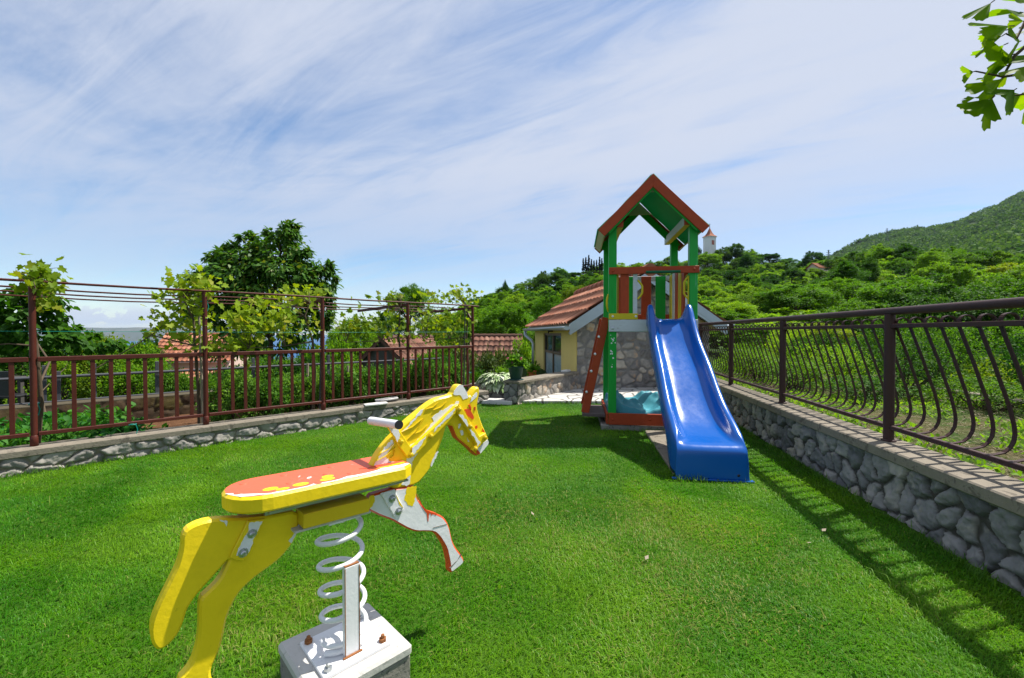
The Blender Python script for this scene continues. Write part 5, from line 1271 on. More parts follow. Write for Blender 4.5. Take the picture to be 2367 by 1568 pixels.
for i, (px, top_, D_, rx, rz, kind, lab) in enumerate(SH):
    bush('shrub', {'mid': 'mid green shrub in the crowded garden behind the left railing', 'bright': 'bright green shrub in the crowded garden behind the left railing', 'yellow': 'yellow-green vine shrub on the trellis behind the left railing', 'dark': 'dark green shrub in the crowded garden behind the left railing', 'olive': 'dull olive shrub in front of the old tile roofs', 'rasp': 'low fresh green shrub behind the left railing'}[kind], 'shrub',
         px, top_, D_, rx, rz + 40, kind, i, {'mid': 'mid green garden shrubs', 'bright': 'bright green garden shrubs', 'yellow': 'yellow-green trellis shrubs', 'dark': 'dark green garden shrubs', 'olive': 'olive shrubs before the roofs', 'rasp': 'low fresh shrubs'}[kind], L=.085 if D_ < 9 else .10)
# right side shrubs
for i, (px, top_, D_, rx, rz, kind, lab) in enumerate([(2290, 830, 7.2, 110, 180, 'yellow', 'yellow-green loose shrub on the terrace beyond the right railing'), (2390, 835, 7.0, 90, 170, 'yellow', 'yellow-green shrub at the right edge beyond the railing'), (2190, 900, 7.6, 50, 70, 'olive', 'small dull shrub beside the yellow-green shrub beyond the right railing'), (1960, 800, 10.5, 70, 120, 'bright', 'bright green bush close behind the second bay of the right railing'), (2040, 850, 9.5, 50, 90, 'mid', 'mid green bush low behind the right railing near the thick post'), (1880, 830, 11.5, 70, 90, 'bright', 'bright bush low behind the right railing, left of the dark gap'), (1800, 830, 12.5, 70, 100, 'mid', 'mid green bush behind the third bay of the right railing'), (1720, 815, 14, 70, 100, 'bright', 'bright bush behind the far bay of the right railing')]):
    bush('shrub', lab, 'shrub', px, top_, D_, rx, rz, kind, i+50, L=.07)

# dense growth close behind the far bays of the right railing
i = 0
for s_, q_, hh, kind in ((1.9, 3.2, .5, 'mid'), (2.6, 2.6, .45, 'mid'), (3.2, 1.7, .4, 'mid'), (3.6, 2.4, .9, 'dark'), (4.1, 1.2, .6, 'mid'), (4.6, 2.0, .8, 'bright'), (5.2, 1.1, .7, 'mid'), (5.6, 2.2, 1.0, 'dark'), (6.3, 1.3, .8, 'mid'), (1.2, 4.2, .5, 'dark'), (.3, 4.4, .4, 'olive'), (-.6, 4.3, .6, 'dark'), (2.9, 3.6, 1.0, 'dark'), (4.4, 3.4, 1.2, 'mid'), (5.8, 3.6, 1.3, 'mid'), (7.0, 2.4, 1.1, 'bright'), (-2.0, 4.3, .9, 'dark')):
    t = bush('bank_shrub', 'leafy shrub in the dense growth close behind the right railing', 'shrub', 0, 0, 1, 1, 1, kind, 70+i, 'shrubs crowding behind the right railing', L=.055); i += 1
    p = RQ(s_, q_, .2); t.location = p; t.scale = (.62, .62, hh/1.18)
# ---- trees
def tree_mesh(seed, kind, n, per, L, form='round'):
    g = np.random.default_rng(seed); bl = []
    if form == 'round':
        bl = [(0, 0, 1.25, .80, .80, .62, n)] + [(.55*math.cos(a), .55*math.sin(a), 1.15+.35*g.random(), .42, .42, .38, n//5) for a in g.random(5)*6.28] + [(.1, 0, 1.75, .4, .4, .32, n//6)]
    elif form == 'tall':
        bl = [(0, 0, 1.3, .60, .60, .85, n)] + [(.4*math.cos(a), .4*math.sin(a), .9+.9*g.random(), .36, .36, .36, n//5) for a in g.random(5)*6.28] + [(0, .05, 2.05, .28, .28, .3, n//7)]
    V, Fc, C = crown(seed, bl, per, L, L*.68, T_LEAF, cr=.29, shell=.76, droop=.15, stray=.07, flat=.62)
    b = MB(); trunk_builder(b, (0, 0, -.3), (0, 0, 1.5), .07, [C[i] for i in g.permutation(len(C))[:10]], seed)
    return mesh_np('crown', V, Fc, LF[kind]), b
def one_mesh(me, b):
    """crown + trunk in one mesh, for trees too small in the photo to show their parts"""
    nv = len(me.vertices); co = np.empty(nv*3, np.float32); me.vertices.foreach_get('co', co); fv = np.empty(len(me.loops), np.int32); me.loops.foreach_get('vertex_index', fv)
    q = [f for f in b.f if len(f) == 4]; V = np.concatenate([co.reshape(-1, 3), np.array(b.v)]); Fc = np.concatenate([fv.reshape(-1, 4), np.array(q)+nv])
    return mesh_np('small_tree', V, Fc, [me.materials[0], M['bark']], mi=np.concatenate([np.zeros(len(fv)//4), np.ones(len(q))]))
near_v = {}
def near_tree(label, px, top_, D_, rx, kind, seed, form='round', base_z=None, group=None, name='leafy_tree'):
    key = (kind, form, seed % 2)
    if key not in near_v: near_v[key] = list(tree_mesh(300+seed, kind, 58, 240, .042, form)) + [None]
    me, b, tm = near_v[key]
    p = at(px, top_, D_); r = rx*D_/FPX; z0 = float(terr(p.x, p.y)) if base_z is None else base_z; h_ = max(p.z-z0, 1.0)
    t = thing(name, label, 'tree', (p.x, p.y, z0), group); t.scale = (r/.98, r/.98, h_/(2.1 if form == 'round' else 2.35)); t.rotation_euler.z = seed*2.1
    link('crown', me, t)
    if tm is None: o = b.build('trunk', M['bark'], None); o.parent = t; near_v[key][2] = o.data
    else: link('trunk', tm, t)
near_tree('round airy tree standing above the trellis end', 950, 653, 30, 58, 'mid', 1, base_z=.2)
near_tree('bright green tree behind the old tile roof left of the yellow house', 1165, 692, 26, 78, 'bright', 2)
near_tree('bright green tree with yellowish top left of the taller roof tree', 1085, 700, 30, 60, 'bright', 3)
near_tree('dark rounded tree low behind the fourth fence post', 900, 716, 42, 60, 'dark', 4)
near_tree('mid green tree between the trellis end and the wooded hill', 1020, 705, 36, 60, 'mid', 5)
near_tree('feathery bright tree behind the vines left of the fourth post', 820, 728, 24, 62, 'bright', 6)
near_tree('dark conifer-like tree right of the big cherry tree', 790, 745, 38, 40, 'dark', 7, 'tall')
near_tree('yellowish tree showing above the yellow house roof', 1330, 655, 34, 46, 'yellow', 8)
near_tree('yellow-tipped tree beside the ridge of the yellow house', 1270, 672, 30, 46, 'bright', 9)
near_tree('dark garden tree left of the pink house', 345, 772, 24, 40, 'dark', 10); near_tree('bluish dark tree low against the sea', 225, 762, 26, 40, 'mid', 11); near_tree('small dark tree below the island view', 310, 782, 22, 40, 'dark', 12)
NT = [(1700, 745, 22, 95, 'bright', 'r'), (1800, 735, 24, 100, 'bright', 'r'), (1900, 742, 20, 95, 'yellow', 'r'), (1990, 690, 27, 100, 'mid', 'r'), (2085, 640, 34, 110, 'bright', 'r'), (2190, 652, 26, 140, 'dark', 'r'), (2300, 640, 27, 130, 'mid', 'r'),
      (2390, 600, 30, 110, 'mid', 'r'), (2250, 755, 17, 120, 'mid', 'r'), (2120, 760, 15, 100, 'dark', 'r'), (2000, 775, 15, 90, 'mid', 'r'), (2370, 730, 16, 110, 'bright', 'r'), (2180, 790, 12.5, 110, 'dark', 'r'), (2080, 800, 12, 80, 'dark', 'r'), (2300, 790, 13, 100, 'dark', 'r'), (1840, 650, 38, 90, 'bright', 'r'), (1740, 665, 40, 80, 'mid', 'r'), (1680, 690, 32, 80, 'bright', 'r'), (1960, 600, 52, 60, 'mid', 't'), (2000, 592, 60, 40, 'dark', 't'), (1940, 640, 42, 80, 'bright', 'r'), (2440, 690, 20, 120, 'dark', 'r'), (2480, 780, 12, 120, 'mid', 'r')]
KL = {'bright': 'bright green leafy tree on the slope beyond the right railing', 'mid': 'mid green leafy tree on the slope beyond the right railing', 'dark': 'dark shaded tree on the slope beyond the right railing', 'yellow': 'yellow-green tree low on the slope beyond the right railing'}
for i, (px, top_, D_, rx, kind, fm) in enumerate(NT):
    near_tree(KL[kind], px, top_, D_, rx, kind, 20+i, 'round' if fm == 'r' else 'tall', None, kind + ' trees on the near slope')
# hillside trees
hv = {}
for kind in ('dark', 'mid', 'bright', 'yellow'):
    for s_ in (0, 1, 2): hv[kind, s_] = one_mesh(*tree_mesh(500+s_*7+len(kind), kind, 44, 170, .060, 'tall' if s_ == 2 else 'round'))
g = np.random.default_rng(99); pts = []; tries = 0
while len(pts) < 285 and tries < 60000:
    tries += 1; D_ = 28 + 150*g.random()**.85; px = 1040 + 1480*g.random(); 
    if D_ > np.interp(px, SKY_PX, SKY_D) + 2: continue
    x = (px-CX)/FPX*D_; sp = 3.3 + .027*D_
    if 1200 < px < 1640 and D_ < 34: continue
    if all((x-a)**2 + (D_-c)**2 > sp*sp for a, c, _ in pts): pts.append((x, D_, px))
print('hill trees', len(pts))
HLAB = {'bright': 'sunlit bright green tree in the dense wood on the hillside', 'mid': 'mid green tree in the dense wood on the hillside', 'dark': 'darker green tree in the dense wood on the hillside', 'yellow': 'yellow-green tree in the dense wood on the hillside'}
for i, (x, y, px) in enumerate(pts):
    n = float(vnoise(x*.06, y*.06, 0, 77)) + .25*(g.random()-.5)
    kind = 'dark' if n < .20 else 'mid' if n < .42 else 'bright' if n < .80 else 'yellow'
    z0 = float(terr(x, y)); o = link('hillside_tree', hv[kind, int(g.integers(0, 3))], None, (x, y, z0)); s_ = (2.7 + 1.1*g.random())*(1 + .0016*y)
    e_ = float(np.interp(px, SKY_PX, SKY_E)); e0_ = min(28, e_*.3); dr_ = float(np.interp(px, SKY_PX, SKY_D))
    et = e0_ + (e_-e0_)*min(1, max(0, (y-22)/(dr_-22)))**.6
    cap = (CAMZ + et*(.84 + .30*g.random()**1.6)*y/FPX - z0)/2.2; sz_ = s_*(.95+.35*g.random())
    if cap < sz_: s_ *= max(.45, cap/sz_)**.8; sz_ = max(cap, .9)
    o.scale = (s_, s_, sz_); o.rotation_euler.z = g.random()*6.3
    tag(o, HLAB[kind], 'tree', kind + ' trees of the hillside wood')
# trees that draw the skyline of the hill
for i, px in enumerate(np.arange(1095, 2640, 38)):
    px = px + 16*(g.random()-.5); D_ = float(np.interp(px, SKY_PX, SKY_D))*.99; e_ = float(np.interp(px, SKY_PX, SKY_E)) + 12*(g.random()-.45); x = (px-CX)/FPX*D_; z0 = float(terr(x, D_))
    kind = ('mid', 'bright', 'dark', 'mid')[i % 4]; h_ = CAMZ + e_*D_/FPX - z0; o = link('hillside_tree', hv[kind, i % 3], None, (x, D_, z0)); rs_ = 4.0*D_/150+.6; o.scale = (rs_, rs_, h_/1.97); o.rotation_euler.z = i*1.3
    tag(o, HLAB[kind], 'tree', kind + ' trees of the hillside wood')
# the rest of the wood, small crowns between the trees
lite = {k_: tree_mesh(600+len(k_), k_, 26, 46, .125, 'round')[0] for k_ in ('mid', 'bright', 'dark')}
for k_, cnt_ in (('bright', 170), ('mid', 130), ('dark', 60)):
    me = lite[k_]; co = np.empty(len(me.vertices)*3, np.float32); me.vertices.foreach_get('co', co); co = co.reshape(-1, 3); fv = np.empty(len(me.loops), np.int32); me.loops.foreach_get('vertex_index', fv); fv = fv.reshape(-1, 4); VV, FF = [], []
    while len(VV) < cnt_:
        D_ = 30 + 140*g.random()**.7; px = 1040 + 1500*g.random()
        if D_ > np.interp(px, SKY_PX, SKY_D)-4 or (1200 < px < 1640 and D_ < 36): continue
        x = (px-CX)/FPX*D_; z0 = float(terr(x, D_)); e_ = float(np.interp(px, SKY_PX, SKY_E)); e0_ = min(28, e_*.3); dr_ = float(np.interp(px, SKY_PX, SKY_D)); et = e0_ + (e_-e0_)*min(1, max(0, (D_-22)/(dr_-22)))**.6
        h_ = min((CAMZ + et*(.80+.2*g.random())*D_/FPX - z0)/2.2, 3.4); r_ = 2.0+1.1*g.random(); a_ = g.random()*6.3; c_, s_ = math.cos(a_), math.sin(a_)
        if h_ < .8: h_ = .8
        VV.append(np.stack([x + (co[:, 0]*c_-co[:, 1]*s_)*r_, D_ + (co[:, 0]*s_+co[:, 1]*c_)*r_, z0 + co[:, 2]*h_], -1)); FF.append(fv + (len(VV)-1)*len(co))
    tag(link('hillside_wood', mesh_np('hillside_wood', np.concatenate(VV), np.concatenate(FF), LF[k_])), k_.replace('mid', 'mid green') + ' leafy crowns filling the gaps of the hillside wood', 'wood', kind='stuff')
# undergrowth between the trees (uncountable)
n = 42000; D_ = 16 + 165*g.random(n)**.8; px = 1000 + 1600*g.random(n); keep = (D_ < np.interp(px, SKY_PX, SKY_D)+4) & ~((px > 1190) & (px < 1660) & (D_ < 24)); D_, px = D_[keep], px[keep]; n = len(D_)
x = (px-CX)/FPX*D_; z = terr(x, D_); hgt = (.2+1.3*g.random(n)**2)*np.clip(D_/60, .5, 1.2)
P = np.stack([x, D_, z+hgt], -1); V, Fc = scatter(T_LEAF, P, unit(rdir(g, n)+np.array([0, 0, .2])), unit(rdir(g, n)*.6+np.array([0, 0, 1])), .20+.004*D_, .15+.003*D_)
tag(link('undergrowth', mesh_np('undergrowth', V, Fc, LF['dark'])), 'dense undergrowth between the trees on the wooded hillside', 'undergrowth', kind='stuff')
# trees falling away to the sea on the left
cnt = 0; tries = 0; pl = []
while cnt < 70 and tries < 5000:
    tries += 1; D_ = 28 + 190*g.random()**1.2; px = -250 + 1220*g.random(); x = (px-CX)/FPX*D_; z = float(terr(x, D_)); sp = 4+.03*D_
    if not all((x-a)**2 + (D_-c)**2 > sp*sp for a, c in pl): continue
    pl.append((x, D_)); lim = CAMZ + ((-16 if 240 < px < 360 else 6 if px < 700 else 30) + g.normal()*3)/FPX*D_
    s_ = min((2.3+g.random()), (lim - z)/2.15)
    if s_ < 1.0: continue
    o = link('garden_tree', hv[('dark', 'mid', 'mid', 'bright')[int(g.integers(0, 4))], int(g.integers(0, 2))], None, (x, D_, z)); o.scale = (s_*1.15, s_*1.15, s_); o.rotation_euler.z = g.random()*6.3
    tag(o, 'green tree in the gardens falling away towards the sea', 'tree', 'trees falling away to the sea'); cnt += 1
# cypresses on the hill
for i, (px, pyt, w_, lab) in enumerate([(1348, 598, 5, 'short cypress at the left end of the hilltop row'), (1354, 596, 6, 'second short cypress of the hilltop row'), (1361, 590, 7, 'tallest pointed cypress of the hilltop row'), (1367, 600, 4, 'low cypress right of the tallest one'), (1373, 603, 4, 'lowest cypress in the hilltop row'), (1379, 602, 4, 'low cypress left of the last pair on the hill'), (1386, 594, 5, 'slim tall cypress beside the green tower post'), (1391, 598, 4, 'half hidden cypress against the green tower post')]):
    D_ = 150; p = at(px, 628, D_); tz = at(px, pyt, D_).z; r = w_*D_/FPX*.62; H_ = tz-p.z
    V, Fc, C = crown(700+i, [(p.x, p.y, p.z+H_*(.1+.13*k), r*(1-(k/7)**1.25), r*(1-(k/7)**1.25), H_*.10, 12) for k in range(7)], 26, .30, .12, cr=.34, droop=-1.2)
    tt = thing('cypress', lab, 'cypress', p); link('crown', mesh_np('crown', V - np.array(p), Fc, LF['conifer']), tt); b = MB(); b.tube([p - ZZ*5, p + ZZ*H_*.7], [.25, .08], 6); b.build('trunk', M['bark'], tt)
# skyline trees that stand out
for px, pyt, D_, rx, kind, lab in ((1700, 560, 168, 22, 'dark', 'dark round tree on the skyline right of the church'), (1672, 570, 168, 22, 'dark', 'lower dark tree touching the church tower on its right'), (1612, 568, 168, 14, 'dark', 'small dark conifer at the left foot of the church tower'), (1880, 578, 150, 24, 'dark', 'loose dark tree on the skyline above the far roof'), (1636, 583, 150, 34, 'bright', 'bright round tree below the church tower'), (1256, 625, 140, 18, 'dark', 'dark tree on the skyline left of the tower'), (1168, 648, 130, 9, 'dark', 'thin dark conifer on the left skyline of the hill')):
    near_tree(lab, px, pyt, D_, rx, kind, int(px), 'tall' if rx < 16 else 'round')
gable_house('far_roof', 'tiny far house roof on the saddle below the mountain', 'house', (at(1878, 604, 140).x, 140), (1, .2, 0), 5, 6, 3, 1.6, 'pinkwall', 'tile', at(1878, 600, 140).z - 5.9, .3)
# mountain forest (one far wood)
n = 9500; px = 1800 + 1000*g.random(n); D_ = np.interp(px, SKY_PX, SKY_D) + 6 + 880*g.random(n)**.85; x = (px-CX)/FPX*D_; z = terr(x, D_)
ok = np.ones(n, bool); x, D_, z = x[ok], D_[ok], z[ok]; n = len(x); k = 44
r = (2.6+5.0*g.random(n)**2)*(.55+.45*D_/900); o = rdir(g, n*k); o[:, 2] = np.abs(o[:, 2])*.9; P = np.repeat(np.stack([x, D_, z], -1), k, 0) + o*np.repeat(r, k)[:, None]*(.8+.3*g.random(n*k))[:, None]
V, Fc = scatter(T_LEAF, P, unit(o*.3+rdir(g, n*k)), unit(o + rdir(g, n*k)*.35), np.repeat(r, k)*.55, np.repeat(r, k)*.45)
tag(link('mountain_forest', mesh_np('mountain_forest', V, Fc, LF['far'])), 'far green forest covering the mountain slope at right', 'forest', kind='stuff')

# ---- hosta, geranium
g = np.random.default_rng(5)
hm, nt, out = newmat('variegated_leaves'); gi = nd(nt, 'ShaderNodeNewGeometry'); cc = ramp(nt, gi.outputs['Random Per Island'], [(0, (.12, .22, .05)), (.35, (.32, .42, .20)), (1, (.66, .70, .50))]); finish(nt, out, cc, .5, .3)
hq = Vector((-.22, 7.60, .18)); n = 900; th = g.random(n)*6.28; el = g.random(n)**.7*1.25
P = np.array(hq) + np.stack([np.cos(th)*.10*g.random(n), np.sin(th)*.08*g.random(n), .06+.20*np.sin(el)], -1) + np.stack([np.cos(th)*np.cos(el)*.24, np.sin(th)*np.cos(el)*.18, 0*th], -1)
U = np.stack([np.cos(th), np.sin(th), -.25-.8*np.cos(el)*.6+.2*np.sin(el)], -1)+rdir(g, n)*.25; V, Fc = scatter(T_LONG, P, U, np.stack([np.cos(th)*.5, np.sin(th)*.5, np.ones(n)], -1), .12+.06*g.random(n), .05+.02*g.random(n))
t = thing('hosta', 'white striped hosta plant in front of the shrubs beside the flower pot', 'plant', hq); link('foliage', mesh_np('foliage', V - np.array(hq), Fc, hm), t)
b = MB(); b.lathe(hq - ZZ*.20, [(.10, 0), (.13, .12), (.14, .24)], 14); b.build('pot', M['terra'], t)
n = 260; o = rdir(g, n); o[:, 2] = np.abs(o[:, 2]); P = np.array(POTP) + np.array([0, 0, .22]) + o*np.array([.17, .17, .17])*(g.random(n)**.4)[:, None]
V, Fc = scatter(T_HEART, P, unit(o+rdir(g, n)*.7), unit(o*.4+rdir(g, n)*.5+np.array([0, 0, .8])), .05+.02*g.random(n), .055+.02*g.random(n)); link('foliage', mesh_np('foliage', V - np.array(POTP), Fc, LF['rasp']), pot)
pm = paint('pink_petals', (.75, .08, .30), .5, .2)
for dx, dz in ((-.125, .345), (.085, .35), (-.06, .30)):
    b = MB(); c = POTP + Vector((dx, -.08, dz))
    for i in range(14): d = Vector(rdir(g, 1)[0]); b.prism([c + d*.018 + Vector(rdir(g, 1)[0])*.012 for _ in range(4)], d*.001)
    b.build('blossom', pm, pot)
n = 120; P = np.array([q.x for q in [tp.location]][0:1] + [tp.location.y, .50]) + g.normal(size=(n, 3))*np.array([.07, .06, .04])-np.array([0, 0, .12]); V, Fc = scatter(T_HEART, P, rdir(g, n), unit(rdir(g, n)*.5+np.array([0, 0, 1])), .07, .06); link('foliage', mesh_np('foliage', V - np.array(tp.location), Fc, LF['bright']), tp)

# ---- ginkgo branch, upper right; its trunk stands outside the frame
gk = thing('ginkgo_tree', 'backlit ginkgo branch with fan shaped leaves reaching in at the upper right', 'tree', (2.02, -.35, 0))
fan = [(0, 0)] + [(.55+.45*math.cos(a*.9)*(.96 if abs(a) > .12 else .62), math.sin(a)*.62) for a in np.linspace(-1.0, 1.0, 17)]
fan = [(0, 0, 0)] + [(r_*math.cos(a)*1.0, r_*math.sin(a), .07*math.cos(a*5)-.06) for a, r_ in [(x, (.98 + .05*math.sin(x*23)) if abs(x) > .07 else .62) for x in np.linspace(-.82, .82, 19)]]
T_FAN = (np.array(fan), np.array([(0, i, i+1) for i in range(1, 19)]))
gp, gu, gl = [], [], []; GD = 1.25
def gk_at(px, py, D_=GD): return np.array(at(px, py, D_))
LV = [((2300, 0), (2240, 45)), ((2345, 60), (2258, 62)), ((2335, 68), (2258, 82)), ((2325, 78), (2263, 118)), ((2330, 100), (2268, 128)), ((2345, 125), (2280, 150)), ((2332, 150), (2285, 168)), ((2255, 165), (2224, 172)), ((2312, 175), (2262, 185)), ((2318, 180), (2252, 225)), ((2320, 178), (2290, 210)), ((2260, 225), (2222, 232)), ((2300, 218), (2262, 278)), ((2300, 222), (2258, 262)), ((2350, 205), (2318, 225)), ((2365, 215), (2330, 240)), ((2375, 205), (2345, 245)), ((2365, 30), (2310, 20)), ((2372, 50), (2330, 45)), ((2385, 10), (2335, -15)), ((2375, 150), (2335, 175)), ((2385, 180), (2352, 185)), ((2390, 225), (2360, 262)), ((2385, 95), (2345, 118)), ((2360, 95), (2345, 100)), ((2400, 60), (2360, 80)), ((2345, 140), (2318, 130)), ((2335, 165), (2300, 205)), ((2420, 120), (2380, 150)), ((2420, 30), (2390, 60))]
g = np.random.default_rng(15); P, U, L_g = [], [], []
for a, c in LV:
    A_, B_ = gk_at(*a, GD+g.normal()*.03), gk_at(*c, GD+g.normal()*.05); P.append(A_*.85+B_*.15); U.append(B_-A_); L_g.append(np.linalg.norm(B_-A_)*.9)
P, U, L_g = np.array(P), np.array(U), np.array(L_g); n = len(P)
V, Fc = scatter(T_FAN, P, U, unit(rdir(g, n)*.55 + np.array([.1, -.75, .35])), L_g*.92, L_g*(.30+.40*g.random(n))); link('foliage', mesh_np('foliage', V - np.array(gk.location), Fc, LF['ginkgo']), gk)
b = MB(); tw = Vector((2.02, -.35, 0)); b.tube([tw, tw + Vector((.03, .02, 1.0)), tw + Vector((-.02, .05, 2.2)), tw + Vector((0, .1, 3.0))], [.05, .045, .035, .02], 10); b.build('trunk', M['bark'], gk)
b = MB()
for path_, r0_ in (([(2700, 40), (2480, 60), (2395, 85), (2345, 130), (2318, 178)], .009), ([(2480, 60), (2400, 30), (2372, 45), (2350, 90), (2325, 78)], .006), ([(2480, 120), (2400, 165), (2320, 178), (2255, 165)], .006), ([(2480, 150), (2390, 215), (2340, 222), (2300, 218)], .004)):
    b.tube([Vector(gk_at(*p_)) for p_ in path_], [r0_*(1-.7*i_/(len(path_)-1)) for i_ in range(len(path_))], 7)
b.tube([tw + Vector((-.02, .05, 2.25)), Vector((1.98, .5, 2.25)), Vector(gk_at(2700, 40)), Vector(gk_at(2480, 60))], [.022, .016, .011, .009], 8)
b.tube([Vector(gk_at(2700, 40)), Vector(gk_at(2480, 120))], [.009, .006], 7); b.tube([Vector(gk_at(2700, 40)), Vector(gk_at(2480, 150))], [.008, .004], 7)
for a, c in LV: A_, B_ = gk_at(*a), gk_at(*c); b.tube([Vector(A_), Vector(A_*.85+B_*.15)], [.0016, .0014], 5)
b.build('branch', M['bark'], gk)

# ================================================================== LAWN GRASS
g = np.random.default_rng(21)
def in_lawn(x, y):
    q, p = qp(x, y); s = (x-RF.x)*RN.x + (y-RF.y)*RN.y
    ok = (q < -.12) & (s > .0) & (y < 6.98) & (y > .55)
    dx, dy = x-HC0.x, y-HC0.y; ok &= ~((np.abs(dx*HU.x+dy*HU.y) < .15) & (np.abs(dx*HN.x+dy*HN.y) < .15))
    u, v = (x-TL.x)*TU.x+(y-TL.y)*TU.y, (x-TL.x)*TV.x+(y-TL.y)*TV.y
    ok &= ~((u > -.12) & (u < W+.06) & (v > -.05) & (v < D+.08)); ok &= ~((u > .37) & (u < .82) & (v > -1.60) & (v < -.06)); ok &= ~((u > .36) & (u < .90) & (v > -1.73) & (v < -1.5))
    return ok
Xs, Ys = [], []
for y0, y1, dens in ((.55, 1.4, 5200), (1.4, 2.2, 24000), (2.2, 3.2, 17000), (3.2, 4.6, 9500), (4.6, 7.0, 5000)):
    x0, x1 = -5.2, 3.4; n = int((x1-x0)*(y1-y0)*dens); x, y = x0+(x1-x0)*g.random(n), y0+(y1-y0)*g.random(n)
    k = in_lawn(x, y) & (np.abs(x) < 1.32*y+.5); Xs.append(x[k]); Ys.append(y[k])
x, y = np.concatenate(Xs), np.concatenate(Ys); n = len(x); print('grass blades', n)
pn = fbm(x*2.2, y*2.2, 0, 31, 4); p2 = fbm(x*9, y*9, 3, 32, 3); thin = fbm(x*1.1+9, y*1.1, 0, 40, 3)
h_ = (.010 + .020*g.random(n) + .030*np.clip(pn-.42, 0, 1)*g.random(n) + .05*(g.random(n) > .988)*g.random(n))*(.75+.6*p2)
fl = fbm(x*1.6, y*1.6, 7, 50, 3)*14; th = fl + g.normal(size=n)*1.1; ln = .3 + 1.2*g.random(n)
dirv = np.stack([np.cos(th), np.sin(th)], -1); wv = .0007 + .0009*g.random(n) + .0006*y/3
side = np.stack([-dirv[:, 1], dirv[:, 0]], -1)*wv[:, None]
B = np.stack([x, y, np.full(n, -.004)], -1); S3 = np.concatenate([side, np.zeros((n, 1))], -1); d3 = np.concatenate([dirv, np.zeros((n, 1))], -1)
mid = B + d3*(h_*ln*.32)[:, None] + np.array([0, 0, 1])*(h_*.62)[:, None]; tip = B + d3*(h_*ln*1.0)[:, None] + np.array([0, 0, 1])*(h_*(1.0-.42*ln))[:, None]
V = np.stack([B-S3, B+S3, mid+S3*.8, mid-S3*.8, tip], 1).reshape(-1, 3); a = np.arange(n)*5
quad = np.stack([a, a+1, a+2, a+3], -1); tri = np.stack([a+3, a+2, a+4, a+4], -1)
# colour per blade: deep green, fresh green, a share of pale straw
dry = (g.random(n) < np.clip(.06 + 1.2*(thin-.52) + .3*(p2-.5), .01, .35)); mixv = np.clip(.5 + (pn-.47)*2.4 + (g.random(n)-.5)*.7, 0, 1)
tint = np.stack([mixv, dry*1.0], -1); tint = np.repeat(tint, 5, 0)
m, nt, out = newmat('grass_blades'); vc = nd(nt, 'ShaderNodeVertexColor', layer_name='tint'); s_ = nd(nt, 'ShaderNodeSeparateColor'); nt.links.new(vc.outputs[0], s_.inputs[0])
cc = ramp(nt, s_.outputs[0], [(0, (.036, .165, .003)), (.5, (.082, .250, .005)), (1, (.150, .310, .010))]); cc = mix(nt, s_.outputs[1], cc, (.27, .29, .07))
p = nd(nt, 'ShaderNodeBsdfPrincipled', i_Roughness=.42); p.inputs['Specular IOR Level'].default_value = .14; nt.links.new(cc, p.inputs['Base Color'])
tr_ = nd(nt, 'ShaderNodeBsdfTranslucent'); tcol = mix(nt, 1, cc, (1.1, 1.2, .5), 'MULTIPLY'); nt.links.new(tcol, tr_.inputs[0]); mx = nd(nt, 'ShaderNodeMixShader', i_0=.42); nt.links.new(p.outputs[0], mx.inputs[1]); nt.links.new(tr_.outputs[0], mx.inputs[2]); nt.links.new(mx.outputs[0], out.inputs['Surface'])
tri3 = tri[:, :3]
me = bpy.data.meshes.new('lawn_grass'); me.vertices.add(len(V)); me.vertices.foreach_set('co', V.astype(np.float32).ravel())
loops = np.concatenate([quad, tri3], 1).ravel().astype(np.int32); me.loops.add(len(loops)); me.loops.foreach_set('vertex_index', loops)
me.polygons.add(2*n); ls = np.stack([np.arange(n)*7, np.arange(n)*7+4], -1).ravel().astype(np.int32); me.polygons.foreach_set('loop_start', ls)
try: me.polygons.foreach_set('loop_total', np.tile(np.array([4, 3], np.int32), n))
except Exception: pass
ca = me.color_attributes.new('tint', 'FLOAT_COLOR', 'POINT'); c_ = np.ones((len(V), 4), np.float32); c_[:, :2] = tint; ca.data.foreach_set('color', c_.ravel())
me.materials.append(m); me.update(calc_edges=True); tag(link('lawn_grass', me), 'short green mown grass of the lawn', 'grass', kind='stuff')
# longer unmown grass along walls, block, slab and footing
E = []
for a_, c_, k_ in ((LQ(-2.6, -.13), LQ(4.8, -.13), 2600), (RF + RD*.4 + RN*.03, RF + RD*7.0 + RN*.03, 3800), (T(-.15, -.08, 0), T(W+.1, -.08, 0), 500), (T(-.16, -.1, 0), T(-.16, D, 0), 300), (T(.345, -.12, 0), T(.345, -1.6, 0), 500), (T(.34, -1.76, 0), T(.92, -1.76, 0), 260),
   (HC0+HU*.165+HN*.165, HC0-HU*.165+HN*.165, 500), (HC0+HU*.165-HN*.165, HC0-HU*.165-HN*.165, 400), (HC0+HU*.165+HN*.165, HC0+HU*.165-HN*.165, 400), (HC0-HU*.165+HN*.165, HC0-HU*.165-HN*.165, 400), (Vector((.16, 6.95, 0)), Vector((1.3, 6.95, 0)), 500)):
    t_ = g.random(k_)**1.0; s_n = g.normal(size=k_)*.03; d_ = (c_-a_); E.append(np.stack([a_.x+d_.x*t_ + g.normal(size=k_)*.022, a_.y+d_.y*t_ + g.normal(size=k_)*.022, np.full(k_, -.003)], -1))
E = np.concatenate(E); n = len(E); keep = fbm(E[:, 0]*5, E[:, 1]*5, 2, 90, 3) > .40; E = E[keep]; n = len(E)
U = unit(rdir(g, n)*np.array([1, 1, .3])*.6 + np.array([0, 0, 1])); V, Fc = scatter(T_LONG, E, U, rdir(g, n), .03+.05*g.random(n)**2, .003+.002*g.random(n))
